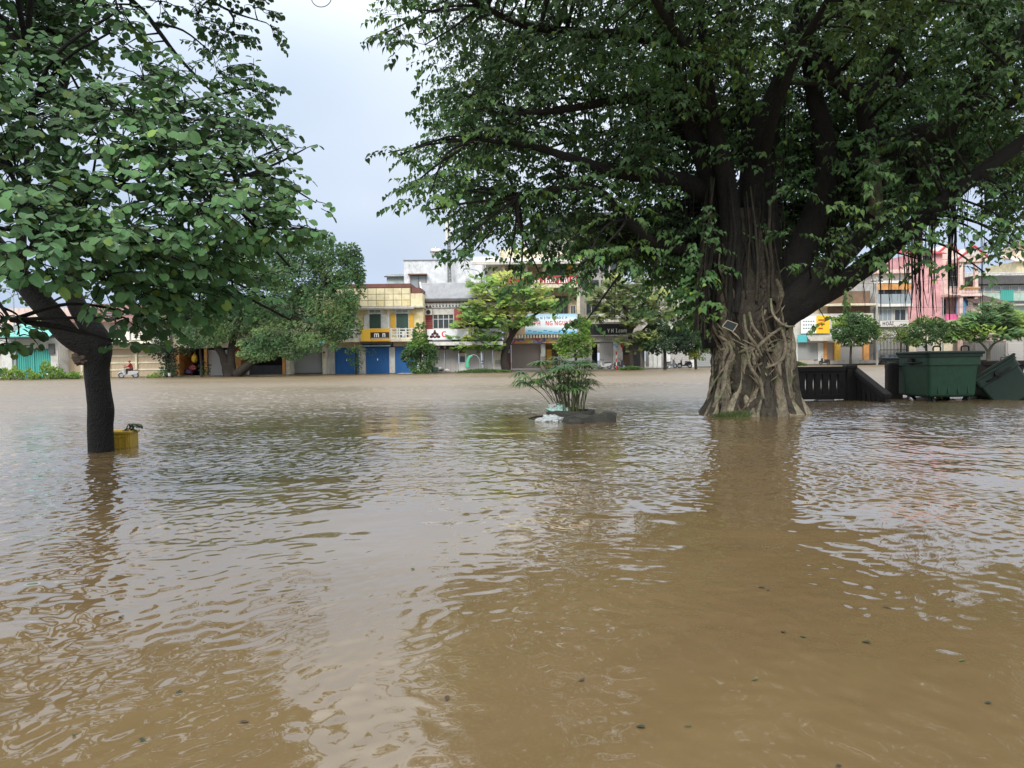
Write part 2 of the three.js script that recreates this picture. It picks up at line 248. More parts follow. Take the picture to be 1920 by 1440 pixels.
// ---------------------------------------------------------------- the forked tree on the left
{
  const r = rng(5), foot = onWater(190, 846);
  const t = thing('forked_tree', 'dark forked tree at left with large rounded leaves, its trunk rising out of the water', 'tree', V(0, 0, 0));
  const bark = barkMat(lin(0.0075, 0.0068, 0.0068));
  const trunkPts = pxPath([[190, 905, 9.8], [190, 845, 9.8], [188, 800, 9.8], [189, 770, 9.8], [184, 730, 9.8], [181, 690, 9.8], [184, 655, 9.8], [176, 622, 9.8]]);
  const limbs = [
    [[[178, 690, 9.8], [168, 658, 9.75], [130, 630, 9.7], [88, 580, 9.6], [42, 525, 9.5], [-5, 465, 9.4], [-80, 370, 9.2], [-140, 240, 9]], [0.12, 0.145, 0.145, 0.138, 0.128, 0.12, 0.1, 0.08]],
    [[[185, 672, 9.8], [186, 640, 9.8], [165, 605, 9.85], [146, 575, 9.9], [132, 530, 10], [124, 470, 10], [110, 380, 10], [102, 280, 10], [112, 190, 10], [130, 100, 10], [142, 20, 10], [150, -110, 10]], [0.13, 0.14, 0.13, 0.115, 0.095, 0.085, 0.075, 0.07, 0.065, 0.06, 0.05, 0.03]],
    [[[108, 320, 10], [150, 297, 9.6], [220, 292, 9.2], [300, 300, 8.8], [390, 325, 8.2], [470, 330, 7.8]], [0.05, 0.045, 0.035, 0.028, 0.02, 0.012]],
    [[[112, 390, 10], [190, 345, 9], [260, 365, 8], [335, 395, 7.2], [430, 425, 6.8], [540, 430, 6.7]], [0.045, 0.04, 0.03, 0.022, 0.016, 0.01]],
    [[[124, 470, 10], [180, 420, 8.8], [190, 400, 7.6], [150, 430, 6.4], [60, 440, 5.4]], [0.06, 0.05, 0.035, 0.025, 0.015]],
    [[[132, 530, 10], [200, 480, 9], [270, 470, 7.8], [350, 490, 7], [430, 500, 7]], [0.05, 0.04, 0.03, 0.02, 0.012]],
    [[[130, 100, 10], [200, -20, 9.5], [262, 15, 9.2], [300, 62, 9], [330, 102, 9], [395, 170, 8.8]], [0.04, 0.035, 0.03, 0.026, 0.022, 0.012]],
    [[[112, 190, 10], [180, 200, 9.4], [260, 210, 8.6], [360, 190, 8.6], [460, 165, 9]], [0.04, 0.035, 0.025, 0.02, 0.01]],
    [[[142, 20, 10], [230, -60, 10], [340, -30, 10.4], [430, 20, 10.6], [490, 40, 11]], [0.035, 0.03, 0.022, 0.016, 0.008]],
    [[[42, 525, 9.5], [40, 420, 8], [50, 330, 7], [60, 220, 7], [50, 90, 7.5]], [0.06, 0.05, 0.04, 0.03, 0.015]],
    [[[-5, 465, 9.4], [-40, 480, 8], [-20, 540, 6.6], [20, 600, 6]], [0.05, 0.035, 0.02, 0.012]],
  ];
  const tr = mesh('trunk', tube(trunkPts, [0.165, 0.158, 0.158, 0.165, 0.152, 0.148, 0.158, 0.13], 20, 40, 0.16, 3), bark, t);
  const skeleton = [];
  limbs.forEach(([p, R], i) => { const pts = pxPath(p); skeleton.push(...sample(pts).slice(6)); mesh('limb', tube(pts, R, i < 2 ? 16 : 8, pts.length * 5, 0.16, i + 4), bark, t); });
  // the pale callus where a bough was lost
  { const g = new THREE.IcosahedronGeometry(0.12, 8), p = g.attributes.position; for (let i = 0; i < p.count; i++) { const v = V(p.getX(i), p.getY(i), p.getZ(i)), k = 1 + 0.6 * fbm(v.x * 19, v.y * 19, v.z * 19, 4); p.setXYZ(i, v.x * k * 1.0, v.y * k * 0.8, v.z * k * 0.6); } g.computeVertexNormals(); const k = mesh('callus', g, barkMat(lin(0.16, 0.115, 0.095)), t); k.position.copy(at(153, 671, 9.69)); k.userData.label = 'pale pinkish brown callus on the fork'; }
  // clumps of foliage: [pixel x, pixel y, distance, half width in pixels]
  const clumps = [
    [30, 20, 8, 62], [95, 60, 8, 55], [40, 125, 7, 62], [160, 15, 9, 46], [222, 20, 6.4, 38], [205, 62, 6.4, 24], [300, 4, 10, 28], [372, 28, 10, 38], [425, 60, 10, 36], [478, 15, 11, 26], [508, 50, 11, 22], [398, 100, 10, 30], [262, 92, 9, 16], [235, 84, 9, 12],
    [150, 110, 9, 26], [60, 60, 9, 60], [120, 175, 7, 54], [60, 225, 6.6, 62], [190, 185, 7, 46], [270, 152, 8, 38], [335, 145, 8.4, 42], [425, 150, 9, 46], [478, 162, 9, 30], [505, 178, 9, 14], [250, 225, 6.2, 54], [330, 222, 7, 54], [400, 228, 7.4, 52], [468, 232, 8, 44], [512, 242, 8.4, 20], [542, 272, 8.4, 20], [572, 279, 8.4, 9],
    [30, 320, 5.6, 62], [100, 335, 6.6, 42], [185, 255, 6.2, 46], [300, 290, 6, 52], [380, 305, 6.5, 54], [448, 318, 7, 48], [505, 330, 7.5, 34], [545, 325, 8, 20], [592, 380, 8, 12], [560, 358, 8, 18], [520, 285, 8, 22],
    [45, 395, 5.2, 72], [150, 395, 6, 54], [232, 345, 6.2, 46], [312, 368, 6, 56], [400, 388, 6, 58], [468, 395, 6.4, 50], [522, 412, 6.4, 38], [565, 428, 6.6, 20], [592, 432, 6.6, 10],
    [55, 465, 5, 56], [150, 465, 5.6, 60], [240, 450, 5.6, 56], [330, 462, 6, 56], [415, 462, 6.5, 46], [480, 455, 7, 32],
    [12, 600, 6, 26], [48, 612, 6.4, 16], [70, 585, 10.6, 22], [100, 508, 5.6, 26], [30, 545, 10.4, 30], [160, 560, 10.6, 26], [200, 530, 5.6, 44], [270, 535, 6, 50], [340, 540, 6.5, 48], [415, 530, 7, 40], [470, 510, 7.5, 32], [222, 598, 6, 26], [262, 590, 6.5, 32], [236, 648, 6, 11], [310, 600, 7, 26], [370, 585, 7, 26], [440, 575, 7.4, 24], [545, 600, 9, 18], [560, 520, 9, 26], [500, 560, 8.6, 24],
    [-90, 60, 8, 70], [-90, 220, 7, 70], [-100, 360, 6.4, 70], [-80, 500, 6, 60], [-200, 120, 8, 90], [-220, 340, 7, 90], [-40, 640, 6, 26], [14, 650, 6.2, 16], [36, 630, 6.2, 14], [222, 640, 6.2, 12], [40, -90, 8.5, 80], [170, -110, 9, 80], [300, -100, 10, 70], [420, -70, 10.6, 60], [90, -240, 9, 110], [260, -260, 10, 100], [-100, -200, 9, 110],
    [60, -330, 7, 130], [240, -380, 8, 120], [400, -200, 10, 90], [420, -380, 9, 110], [-80, -420, 7, 140], [120, -560, 7, 150], [330, -560, 8, 140], [-200, -150, 6.5, 120], [-120, -640, 6.4, 160], [480, -520, 9, 100], [150, -760, 7, 170], [350, -800, 8, 160], [-150, 120, 5.2, 100], [-160, 420, 5, 90],
  ];
  const leaves = [], twigs = [], thin = [];
  const tone = (rr, p) => { const g = 0.62 + 0.75 * rr() + 0.5 * noise3(p.x * 1.1, p.y * 1.1, p.z * 1.1), y = rr() < 0.05 ? 0.8 : 0.2 * rr(), b = clamp(0.5 + 0.9 * noise3(p.x * 0.7 + 9, p.y * 0.7, p.z * 0.7), 0, 1) * (1 - y); return lin((0.042 + 0.09 * y) * g, (0.128 + 0.08 * y) * g, (0.032 + 0.01 * b - 0.008 * y) * g); };
  for (const [px, py, d, rp] of clumps) {
    const c = at(px, py, d), R = rp * d / F; reach(skeleton, c, 0.03, r, thin);
    const n = Math.max(2, Math.round(rp * rp / 80 * Math.min(1, (d / 6.5) ** 1.2)));
    for (let i = 0; i < n; i++) {
      const o = inBall(r), p = c.clone().add(V(o.x * R * 0.75, o.y * R * 0.75, o.z * Math.max(R, 0.35)));
      const out = V(o.x * 0.8 + (r() - .5) + 0.25, o.y * 0.4 + 0.15 * r(), o.z * 0.7 + (r() - .5)), len = Math.min(0.5, R * 0.8 + 0.08) * (0.6 + 0.6 * r());
      if (r() < 0.6) thin.push(tube([c, c.clone().lerp(p, 0.5).add(V(0, 0.03, 0)), p], [0.007, 0.004], 3, 3));
      spray(p, out, len, 0.076, 0.043, 0.5, r, tone, leaves, twigs);
    }
  }
  mesh('branches', thin, bark, t); mesh('twigs', twigs, bark, t).userData.kind = 'stuff';
  addLeaves(t, lobedLeaf, leaves, 300);
  console.log('left tree leaves', leaves.length);
}

// ---------------------------------------------------------------- the great banyan
{
  const r = rng(12), D0 = 15.15;
  const t = thing('banyan_tree', 'huge old banyan with a trunk of tangled aerial roots standing in the flood', 'tree', V(0, 0, 0));
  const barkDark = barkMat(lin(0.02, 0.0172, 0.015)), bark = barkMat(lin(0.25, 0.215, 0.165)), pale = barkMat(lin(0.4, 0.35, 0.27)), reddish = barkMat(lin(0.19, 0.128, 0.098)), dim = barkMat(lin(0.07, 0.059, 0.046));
  // the trunk's outline: [pixel y, centre x, half width]
  const prof = [[800, 1409, 97], [778, 1409, 88], [762, 1409, 80], [740, 1409, 76], [700, 1409, 72], [650, 1409, 72], [620, 1400, 80], [590, 1396, 82], [550, 1392, 78], [500, 1388, 66], [450, 1384, 60], [400, 1380, 52]];
  const yOf = py => at(1400, py, D0).y, axis = [], rad = [];
  for (const [py, cx, hw] of prof) { axis.push(at(cx, py, D0)); rad.push(hw * D0 / F); }
  const level = y => { let i = 0; while (i + 2 < axis.length && axis[i + 1].y < y) i++; const f = clamp((y - axis[i].y) / (axis[i + 1].y - axis[i].y), 0, 1); return [axis[i].clone().lerp(axis[i + 1], f), rad[i] + (rad[i + 1] - rad[i]) * f]; };
  const onTrunk = (y, th, off) => { const [c, R] = level(y); const lob = 1 + 0.05 * Math.sin(th * 5 + y) + 0.035 * Math.sin(th * 9 - y * 2); return V(c.x + Math.cos(th) * (R * lob + off), y, c.z + Math.sin(th) * (R * 0.92 * lob + off)); };
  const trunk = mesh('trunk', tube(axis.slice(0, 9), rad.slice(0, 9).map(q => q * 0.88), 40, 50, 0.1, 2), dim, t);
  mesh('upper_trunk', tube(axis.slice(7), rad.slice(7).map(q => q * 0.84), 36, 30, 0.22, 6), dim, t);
  const roots = [];
  // roots that ran down the old stem and fused: mostly upright, many slanting across each other between knee and head height
  for (let i = 0; i < 190; i++) {
    const rib = i < 74, cross = i >= 112, th0 = rib ? (i / 74) * 2 * Math.PI + r() * 0.14 : (i < 140 ? r() * 2 : 0.04 + r() * 0.95) * Math.PI;
    const yTop = rib ? 1.3 + 2.6 * r() : cross ? 1.0 + 1.3 * r() : 1.6 + 2 * r(), yBot = cross ? (r() < 0.75 ? 0.55 + r() * 0.8 : -0.25) : i % 5 ? -0.25 : 0.3 + 0.5 * r(), drift = cross ? (r() - 0.5) * 2.4 : (r() - 0.5) * 0.4;
    const n = 14, pts = [], R = [], w = rib ? 0.045 + 0.065 * r() : cross ? 0.016 + 0.036 * r() * r() : 0.022 + 0.045 * r() * r(), wob = r() * 9, sink = rib ? 0.55 : cross ? -0.4 : 0.2;
    for (let k = 0; k <= n; k++) {
      const f = k / n, y = yBot + (yTop - yBot) * f, th = th0 + drift * f + 0.1 * Math.sin(f * 7 + wob) + (rib ? 0.14 : 0.24) * noise3(i * 3.1, y * 1.7, 2), flare = Math.max(0, 0.4 - y) * (0.05 + 0.5 * noise3(th0 * 3, 1, 5) ** 2);
      pts.push(onTrunk(y, th, -w * sink + flare * 0.9 + 0.03 * noise3(i, f * 4, 8))); R.push(w * (0.7 + 0.5 * smooth(0.6, 0, y) + 0.45 * noise3(i * 7, f * 6, 1)) * (f > 0.93 && !rib ? 0.5 : 1));
    }
    roots.push(mesh('root', tube(pts, R, rib ? 12 : 8, 34, 0.3, i), rib ? (yTop > 2.8 ? dim : r() < 0.45 ? pale : bark) : cross ? (r() < 0.25 ? reddish : r() < 0.5 ? bark : pale) : (r() < 0.4 ? bark : dim), trunk));
  }
  // the loop of root on the right and the fanned bundle over the shoulder
  for (const [p, w] of [[[[1462, 608, 14.2], [1472, 640, 14.1], [1470, 668, 14.1], [1455, 682, 14.1], [1436, 690, 14.15]], 0.045], [[[1475, 608, 14.2], [1440, 632, 14.05], [1418, 652, 14.1], [1404, 660, 14.15]], 0.04], [[[1445, 560, 14.2], [1450, 590, 14.1], [1470, 610, 14.1], [1490, 612, 14.3]], 0.03], [[[1405, 585, 14.1], [1412, 612, 14.05], [1432, 640, 14.1], [1440, 660, 14.15]], 0.045], [[[1395, 590, 14.1], [1400, 622, 14.05], [1418, 648, 14.05], [1428, 668, 14.1]], 0.04], [[[1400, 655, 14.2], [1408, 690, 14.15], [1425, 715, 14.2], [1432, 748, 14.15]], 0.045], [[[1365, 640, 14.2], [1372, 660, 14.15], [1362, 690, 14.2], [1356, 730, 14.1], [1336, 764, 14]], 0.05]])
    mesh('root', tube(pxPath(p), [w * 0.6, w * 0.8, w * 0.5], 9, 24, 0.3, p.length + w * 99), w > 0.036 ? bark : pale, trunk);
  // stems and limbs
  const limbs = [
    [[[1345, 650, 15.1], [1330, 560, 15.1], [1330, 480, 15.1], [1335, 400, 15.1], [1325, 330, 15.1], [1300, 250, 15], [1272, 170, 14.8], [1250, 80, 14.6], [1225, -40, 14.4]], [0.3, 0.28, 0.24, 0.2, 0.19, 0.17, 0.15, 0.12, 0.08]],
    [[[1388, 620, 14.8], [1376, 500, 14.7], [1368, 400, 14.7], [1358, 320, 14.7], [1338, 230, 14.6], [1322, 120, 14.4], [1310, -30, 14]], [0.26, 0.22, 0.2, 0.18, 0.15, 0.1, 0.06]],
    [[[1430, 620, 15.3], [1424, 480, 15.3], [1420, 380, 15.3], [1422, 280, 15.3], [1440, 220, 15.4], [1470, 140, 15.5], [1492, 60, 15.6], [1512, -40, 15.6]], [0.46, 0.42, 0.4, 0.34, 0.26, 0.2, 0.17, 0.12]],
    [[[1422, 290, 15.3], [1405, 220, 15.6], [1388, 150, 16], [1370, 60, 16.4], [1350, -60, 17]], [0.24, 0.2, 0.16, 0.12, 0.07]],
    [[[1470, 590, 15.2], [1498, 480, 15.2], [1530, 400, 15.3], [1550, 330, 15.4], [1543, 250, 15.4], [1526, 170, 15.4], [1517, 90, 15.4], [1520, -30, 15.4]], [0.36, 0.3, 0.27, 0.24, 0.2, 0.17, 0.15, 0.12]],
    [[[1440, 606, 15], [1485, 580, 14.8], [1540, 552, 14.6], [1612, 508, 14.4], [1684, 450, 14.2], [1742, 400, 14], [1802, 350, 13.8], [1872, 298, 13.6], [1960, 235, 13.4], [2080, 130, 13]], [0.4, 0.28, 0.22, 0.195, 0.175, 0.16, 0.145, 0.13, 0.115, 0.09]],
    [[[1500, 560, 15.4], [1580, 470, 15.6], [1660, 400, 15.6], [1720, 330, 15.4], [1700, 285, 15.2]], [0.24, 0.2, 0.17, 0.14, 0.1]],
    [[[1480, 520, 15.8], [1520, 430, 16.2], [1590, 350, 16.6], [1650, 260, 17], [1690, 150, 17.4]], [0.26, 0.2, 0.16, 0.12, 0.08]],
    [[[1455, 590, 14.9], [1500, 552, 14.7], [1568, 490, 14.7], [1622, 428, 14.7], [1642, 385, 14.7], [1640, 320, 14.8], [1626, 250, 14.9], [1622, 190, 15], [1664, 115, 15.2], [1716, 42, 15.4], [1770, -50, 15.6]], [0.34, 0.27, 0.22, 0.2, 0.18, 0.18, 0.17, 0.16, 0.15, 0.13, 0.11]],
    [[[1624, 205, 15], [1580, 160, 14.8], [1536, 118, 14.8], [1518, 92, 15.2]], [0.15, 0.15, 0.14, 0.12]],
    [[[1550, 330, 15.4], [1610, 298, 15.2], [1690, 264, 14.8], [1784, 232, 14.4], [1822, 182, 14.2], [1862, 124, 14], [1914, 70, 13.8], [2020, -30, 13.4]], [0.22, 0.22, 0.22, 0.2, 0.19, 0.17, 0.15, 0.1]],
    [[[1790, 228, 14.4], [1850, 212, 14], [1930, 175, 13.5], [2040, 160, 13]], [0.12, 0.1, 0.08, 0.05]],
    [[[1335, 370, 15.1], [1285, 342, 14.8], [1230, 330, 14.4], [1150, 322, 13.8], [1080, 300, 13.4], [1000, 275, 13.2], [900, 262, 13]], [0.2, 0.18, 0.15, 0.11, 0.08, 0.06, 0.03]],
    [[[1310, 240, 15], [1262, 192, 14.6], [1205, 180, 14.2], [1140, 190, 13.8], [1060, 205, 13.4], [960, 215, 13.2]], [0.14, 0.13, 0.12, 0.08, 0.06, 0.03]],
    [[[1340, 490, 15.1], [1275, 466, 14.8], [1222, 452, 14.4], [1175, 410, 14], [1120, 356, 13.8], [1060, 352, 13.6], [970, 370, 13.6]], [0.14, 0.12, 0.11, 0.09, 0.07, 0.05, 0.03]],
    [[[1250, 80, 14.6], [1180, 66, 14], [1080, 60, 13.4], [980, 46, 13], [900, 10, 12.8]], [0.11, 0.1, 0.08, 0.06, 0.04]],
    [[[1510, 460, 15.2], [1570, 420, 16], [1640, 330, 17], [1720, 300, 18], [1830, 280, 19]], [0.18, 0.16, 0.13, 0.1, 0.06]],
    [[[1420, 330, 15.3], [1450, 220, 13.8], [1500, 90, 12.4], [1560, -20, 11.4], [1600, -160, 10.6]], [0.14, 0.1, 0.06, 0.045, 0.03]],
    [[[1335, 230, 14.7], [1300, 120, 13.2], [1240, 20, 11.8], [1180, -80, 10.8], [1110, -160, 10.2]], [0.1, 0.08, 0.06, 0.045, 0.03]],
    [[[1424, 340, 15.6], [1370, 260, 17.2], [1280, 220, 18.4], [1180, 240, 19.2], [1080, 260, 19.6]], [0.2, 0.16, 0.12, 0.08, 0.05]],
  ];
  const skeleton = [];
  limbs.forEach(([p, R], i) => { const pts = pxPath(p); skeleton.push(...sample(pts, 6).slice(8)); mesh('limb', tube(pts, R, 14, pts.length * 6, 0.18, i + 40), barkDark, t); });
  mesh('limb_stump', tube(pxPath([[1640, 400, 14.6], [1642, 372, 14.4], [1640, 330, 14.4], [1639, 300, 14.4]]), [0.14, 0.13, 0.11, 0.09], 10, 12, 0.1, 7), bark, t);
  // roots round the standing stems
  for (let i = 0; i < 46; i++) {
    const x = 1300 + 160 * r(), y0 = 330 + 140 * r(), y1 = 560 + 100 * r(), d = 14.35 + 0.5 * r(), w = 0.016 + 0.05 * r() * r();
    const pts = []; for (let k = 0; k <= 6; k++) { const f = k / 6; pts.push(at(x + (1392 - x) * 0.18 * (1 - f) + 7 * noise3(i * 5, f * 3, 1), y0 + (y1 - y0) * f, d - 0.05 * f)); }
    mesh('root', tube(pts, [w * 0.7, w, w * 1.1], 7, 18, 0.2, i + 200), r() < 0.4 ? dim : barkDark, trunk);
  }
  // hanging aerial roots: [x, top, bottom, distance, strands, spread]
  const strands = [];
  for (const [x, y0, y1, d, n, sp] of [[1722, 430, 612, 13.7, 16, 15], [1748, 405, 606, 13.9, 10, 9], [1695, 440, 600, 14.1, 9, 24], [1664, 480, 590, 14, 4, 20], [1785, 370, 600, 13.8, 10, 11], [1842, 320, 604, 13.6, 3, 3], [1800, 340, 470, 13.8, 6, 40], [1630, 500, 585, 14.3, 3, 14], [1770, 250, 400, 14.4, 12, 60], [1700, 262, 420, 14.6, 8, 50], [1290, 340, 600, 14.6, 6, 22], [1250, 330, 520, 14.4, 5, 24], [1220, 330, 460, 14.2, 4, 40], [1205, 180, 300, 14.1, 5, 40], [1478, 170, 420, 15, 5, 30], [1560, 330, 520, 15, 8, 36], [1600, 300, 470, 15.2, 8, 36], [1460, 300, 520, 14.6, 8, 40], [1108, 400, 560, 13.6, 3, 10], [1155, 380, 640, 14, 2, 3]])
    for (let k = 0; k < n; k++) {
      const xx = x + (r() + r() - 1) * sp, yb = y1 - (y1 - y0) * 0.4 * r() * (k ? 1 : 0), w = (0.004 + 0.011 * r() * r()) * (n > 5 && sp < 20 ? 1.5 : 1), dd = d + (r() - .5) * 0.25, pts = [];
      for (let j = 0; j <= 5; j++) { const f = j / 5; pts.push(at(xx + 5 * noise3(x + k * 9, f * 3, 4) * (0.3 + f), y0 - 12 + (yb - y0 + 12) * f, dd)); }
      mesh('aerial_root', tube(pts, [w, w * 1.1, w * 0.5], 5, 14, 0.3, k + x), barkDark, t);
    }
  // the crown: clumps inside its outline, spread over the depth of a broad dome
  const outline = [[640, -900], [735, -40], [742, 55], [790, 85], [818, 165], [842, 225], [800, 258], [812, 290], [830, 305], [796, 350], [812, 378], [856, 398], [884, 436], [886, 456], [912, 452], [950, 432], [985, 478], [1030, 462], [1078, 505], [1130, 520], [1180, 508], [1240, 520], [1285, 545], [1305, 510], [1330, 430], [1440, 440], [1540, 402], [1640, 385], [1690, 430], [1740, 392], [1790, 350], [1850, 318], [1880, 350], [1880, 420], [1940, 440], [2120, 430], [2350, 100], [2350, -900]];
  const inside = (x, y) => { let c = false; for (let i = 0, j = outline.length - 1; i < outline.length; j = i++) { const [xi, yi] = outline[i], [xj, yj] = outline[j]; if ((yi > y) !== (yj > y) && x < (xj - xi) * (y - yi) / (yj - yi) + xi) c = !c; } return c; };
  const leaves = [], twigs = [], thin = [];
  const tone = (rr, p) => { const n = noise3(p.x * 0.8, p.y * 0.8, p.z * 0.8 + 3), g = 0.6 + 0.75 * rr() + 0.45 * n, y = rr() < 0.07 ? 1 : clamp(0.2 * rr() + 0.9 * noise3(p.x * 0.5 + 5, p.y * 0.6, p.z * 0.5) - 0.28, 0, 1); return lin((0.052 + 0.1 * y) * g, (0.135 + 0.11 * y) * g, (0.03 - 0.004 * y) * g); };
  const clump = (c, R, n, back) => {
    if (r() < 0.55) reach(skeleton, c, 0.035, r, thin);
    for (let k = 0; k < n; k++) {
      const o = inBall(r), p = c.clone().add(V(o.x * R, o.y * R * 0.7, o.z * R));
      if (r() < 0.35) thin.push(tube([c, p], [0.006, 0.003], 3, 2));
      spray(p, V(o.x + (r() - .5) - 0.2, 0.1 * r() + o.y * 0.3, o.z + (r() - .5)), 0.28 + 0.3 * r(), 0.104, 0.05, 0.8, r, tone, leaves, r() < 0.36 ? twigs : null);
    }
  };
  let made = 0;
  for (let i = 0; i < 12000; i++) {
    const px = 640 + 1720 * r(), py = -900 + 1460 * r(); if (!inside(px, py)) continue;
    if (py < -60 && r() < 0.5) continue; if (px > 1960 && r() < 0.6) continue;
    const u = r(), near = py < 250 ? 9.5 + 3.5 * clamp((py + 200) / 450, 0, 1) : 13, edge = smooth(1000, 720, px), d = (near + (20.5 - near) * u) * (1 - edge) + edge * (12.4 + 2.4 * u);
    // hollow in front of the stems, as a banyan is, with gaps that let the sky through
    if (px > 1240 && px < 1700 && py > 120 && d > 11.6 && d < 15.2 && r() < 0.5) continue;
    if (px > 1230 && px < 1600 && py > 200 && d < 14.8 && r() < (py < 330 ? 0.55 : 0.85)) continue;
    const c = at(px, py, d); if (noise3(c.x * 0.75, c.y * 0.9, c.z * 0.75) < -0.22) continue;
    clump(c, 0.34, 5, d > 16); made++;
  }
  for (let i = 0; i < 900; i++) { const px = 1180 + 760 * r(), py = 60 + 400 * r(); if (!inside(px, py) || py > 470 - 0.12 * Math.abs(px - 1400)) continue; const c = at(px, py, 16.5 + 4.5 * r()); if (noise3(c.x * 0.8, c.y * 0.9, c.z * 0.8 + 4) < -0.12) continue; clump(c, 0.4, 5, true); }
  for (let i = 0; i < 620; i++) { const px = 1455 + 390 * r(), py = 240 + 260 * r(); if (py > 525 - 0.52 * (px - 1455)) continue; clump(at(px, py, 15.8 + 4.4 * r()), 0.36, 5, true); }
  for (let i = 0; i < 330; i++) { const px = 1120 + 225 * r(), py = 380 + 215 * r(); if (py > 470 + 0.6 * (px - 1120) || noise3(px * 0.02, py * 0.025, 3) < -0.1) continue; clump(at(px, py, 14.6 + 3 * r()), 0.32, 5, true); }
  for (const [px, py] of [[1590, 528], [1632, 492], [1672, 462], [1706, 436], [1740, 404], [1776, 372], [1560, 470], [1610, 430], [1650, 420], [1520, 500], [1690, 380], [1830, 330], [1480, 440], [1330, 560], [1318, 520]]) clump(at(px, py, 13.5), 0.2, 5, false);
  // sprays that break the outline: [x, y, distance, half width]
  for (const [px, py, d, w] of [[722, 62, 12.6, 10], [750, 90, 12.6, 12], [728, 286, 12.6, 9], [748, 292, 12.6, 10], [778, 280, 12.6, 14], [770, 350, 12.8, 12], [772, 380, 12.8, 10], [800, 395, 13, 10], [850, 470, 13.4, 9], [865, 480, 13.4, 9], [890, 470, 13.4, 12], [955, 500, 14, 22], [975, 540, 14.2, 20], [1010, 510, 14, 20], [1080, 545, 14.2, 18], [1100, 600, 14.2, 10], [1240, 575, 14.4, 22], [1290, 585, 14.6, 16], [1310, 610, 14.6, 14], [1090, 520, 14, 16], [1320, 470, 13.6, 18], [1230, 545, 14.4, 20], [1700, 470, 13.6, 20], [1735, 490, 13.6, 14], [1790, 425, 13.4, 18], [1815, 400, 13.4, 14], [1795, 500, 13.6, 12], [1845, 510, 13.4, 10], [1870, 465, 13.2, 14], [1890, 440, 13, 26], [1912, 470, 13, 20], [1860, 420, 13, 18], [1655, 480, 14, 14], [1548, 600, 14.3, 9], [1560, 470, 14.6, 16], [1300, 440, 13.4, 22], [1340, 395, 13.2, 16], [1490, 350, 13, 18], [1620, 330, 13, 20], [1560, 390, 13, 16]]) clump(at(px, py, d), w * d / F * 0.9, Math.max(2, Math.round(w / 3.4)), false);
  mesh('branches', thin, barkDark, t); mesh('twigs', twigs, barkDark, t).userData.kind = 'stuff';
  addLeaves(t, heartLeaf, leaves, 300);
  console.log('banyan clumps', made, 'leaves', leaves.length, 'twigs', twigs.length);
}

// ---------------------------------------------------------------- the far bank: pavement, houses, shops
const depthOf = px => { const k = [[-400, 70], [0, 75], [600, 80], [1000, 86], [1200, 93], [1500, 116], [1920, 124], [2400, 130]]; for (let i = 0; i + 1 < k.length; i++) if (px <= k[i + 1][0]) return k[i][1] + (k[i + 1][1] - k[i][1]) * (px - k[i][0]) / (k[i + 1][0] - k[i][0]); return 130; };
const horizon = px => 679 - (px - 960) * 0.01222;
const lineY = (px, d) => horizon(px) + EYE * F / d;   // pixel height of the water's surface at a place
{ // a raised kerb and pavement just above the flood
  const pos = [], idx = []; let n = 0;
  for (let px = -420; px <= 2420; px += 20) { const d = depthOf(px) - 1.6, a = at(px, lineY(px, d), d), b = at(px, lineY(px, d + 14), d + 14); const h = 0.1 + 0.05 * noise3(px * 0.01, 1, 1); pos.push(a.x, -0.3, a.z, a.x, h, a.z, b.x, h + 0.02, b.z, b.x, -0.3, b.z); if (n) for (let k = 0; k < 3; k++) { const p = (n - 1) * 4 + k; idx.push(p, p + 4, p + 1, p + 1, p + 4, p + 5); } n++; }
  const g = new THREE.BufferGeometry(); g.setAttribute('position', new THREE.Float32BufferAttribute(pos, 3)); g.setAttribute('uv', new THREE.Float32BufferAttribute(pos.filter((_, i) => i % 3 !== 1), 2)); g.setIndex(idx);
  const f = g.toNonIndexed(); f.computeVertexNormals(); mesh('pavement', f, paint(lin(0.2, 0.18, 0.15))).userData.kind = 'structure';
}
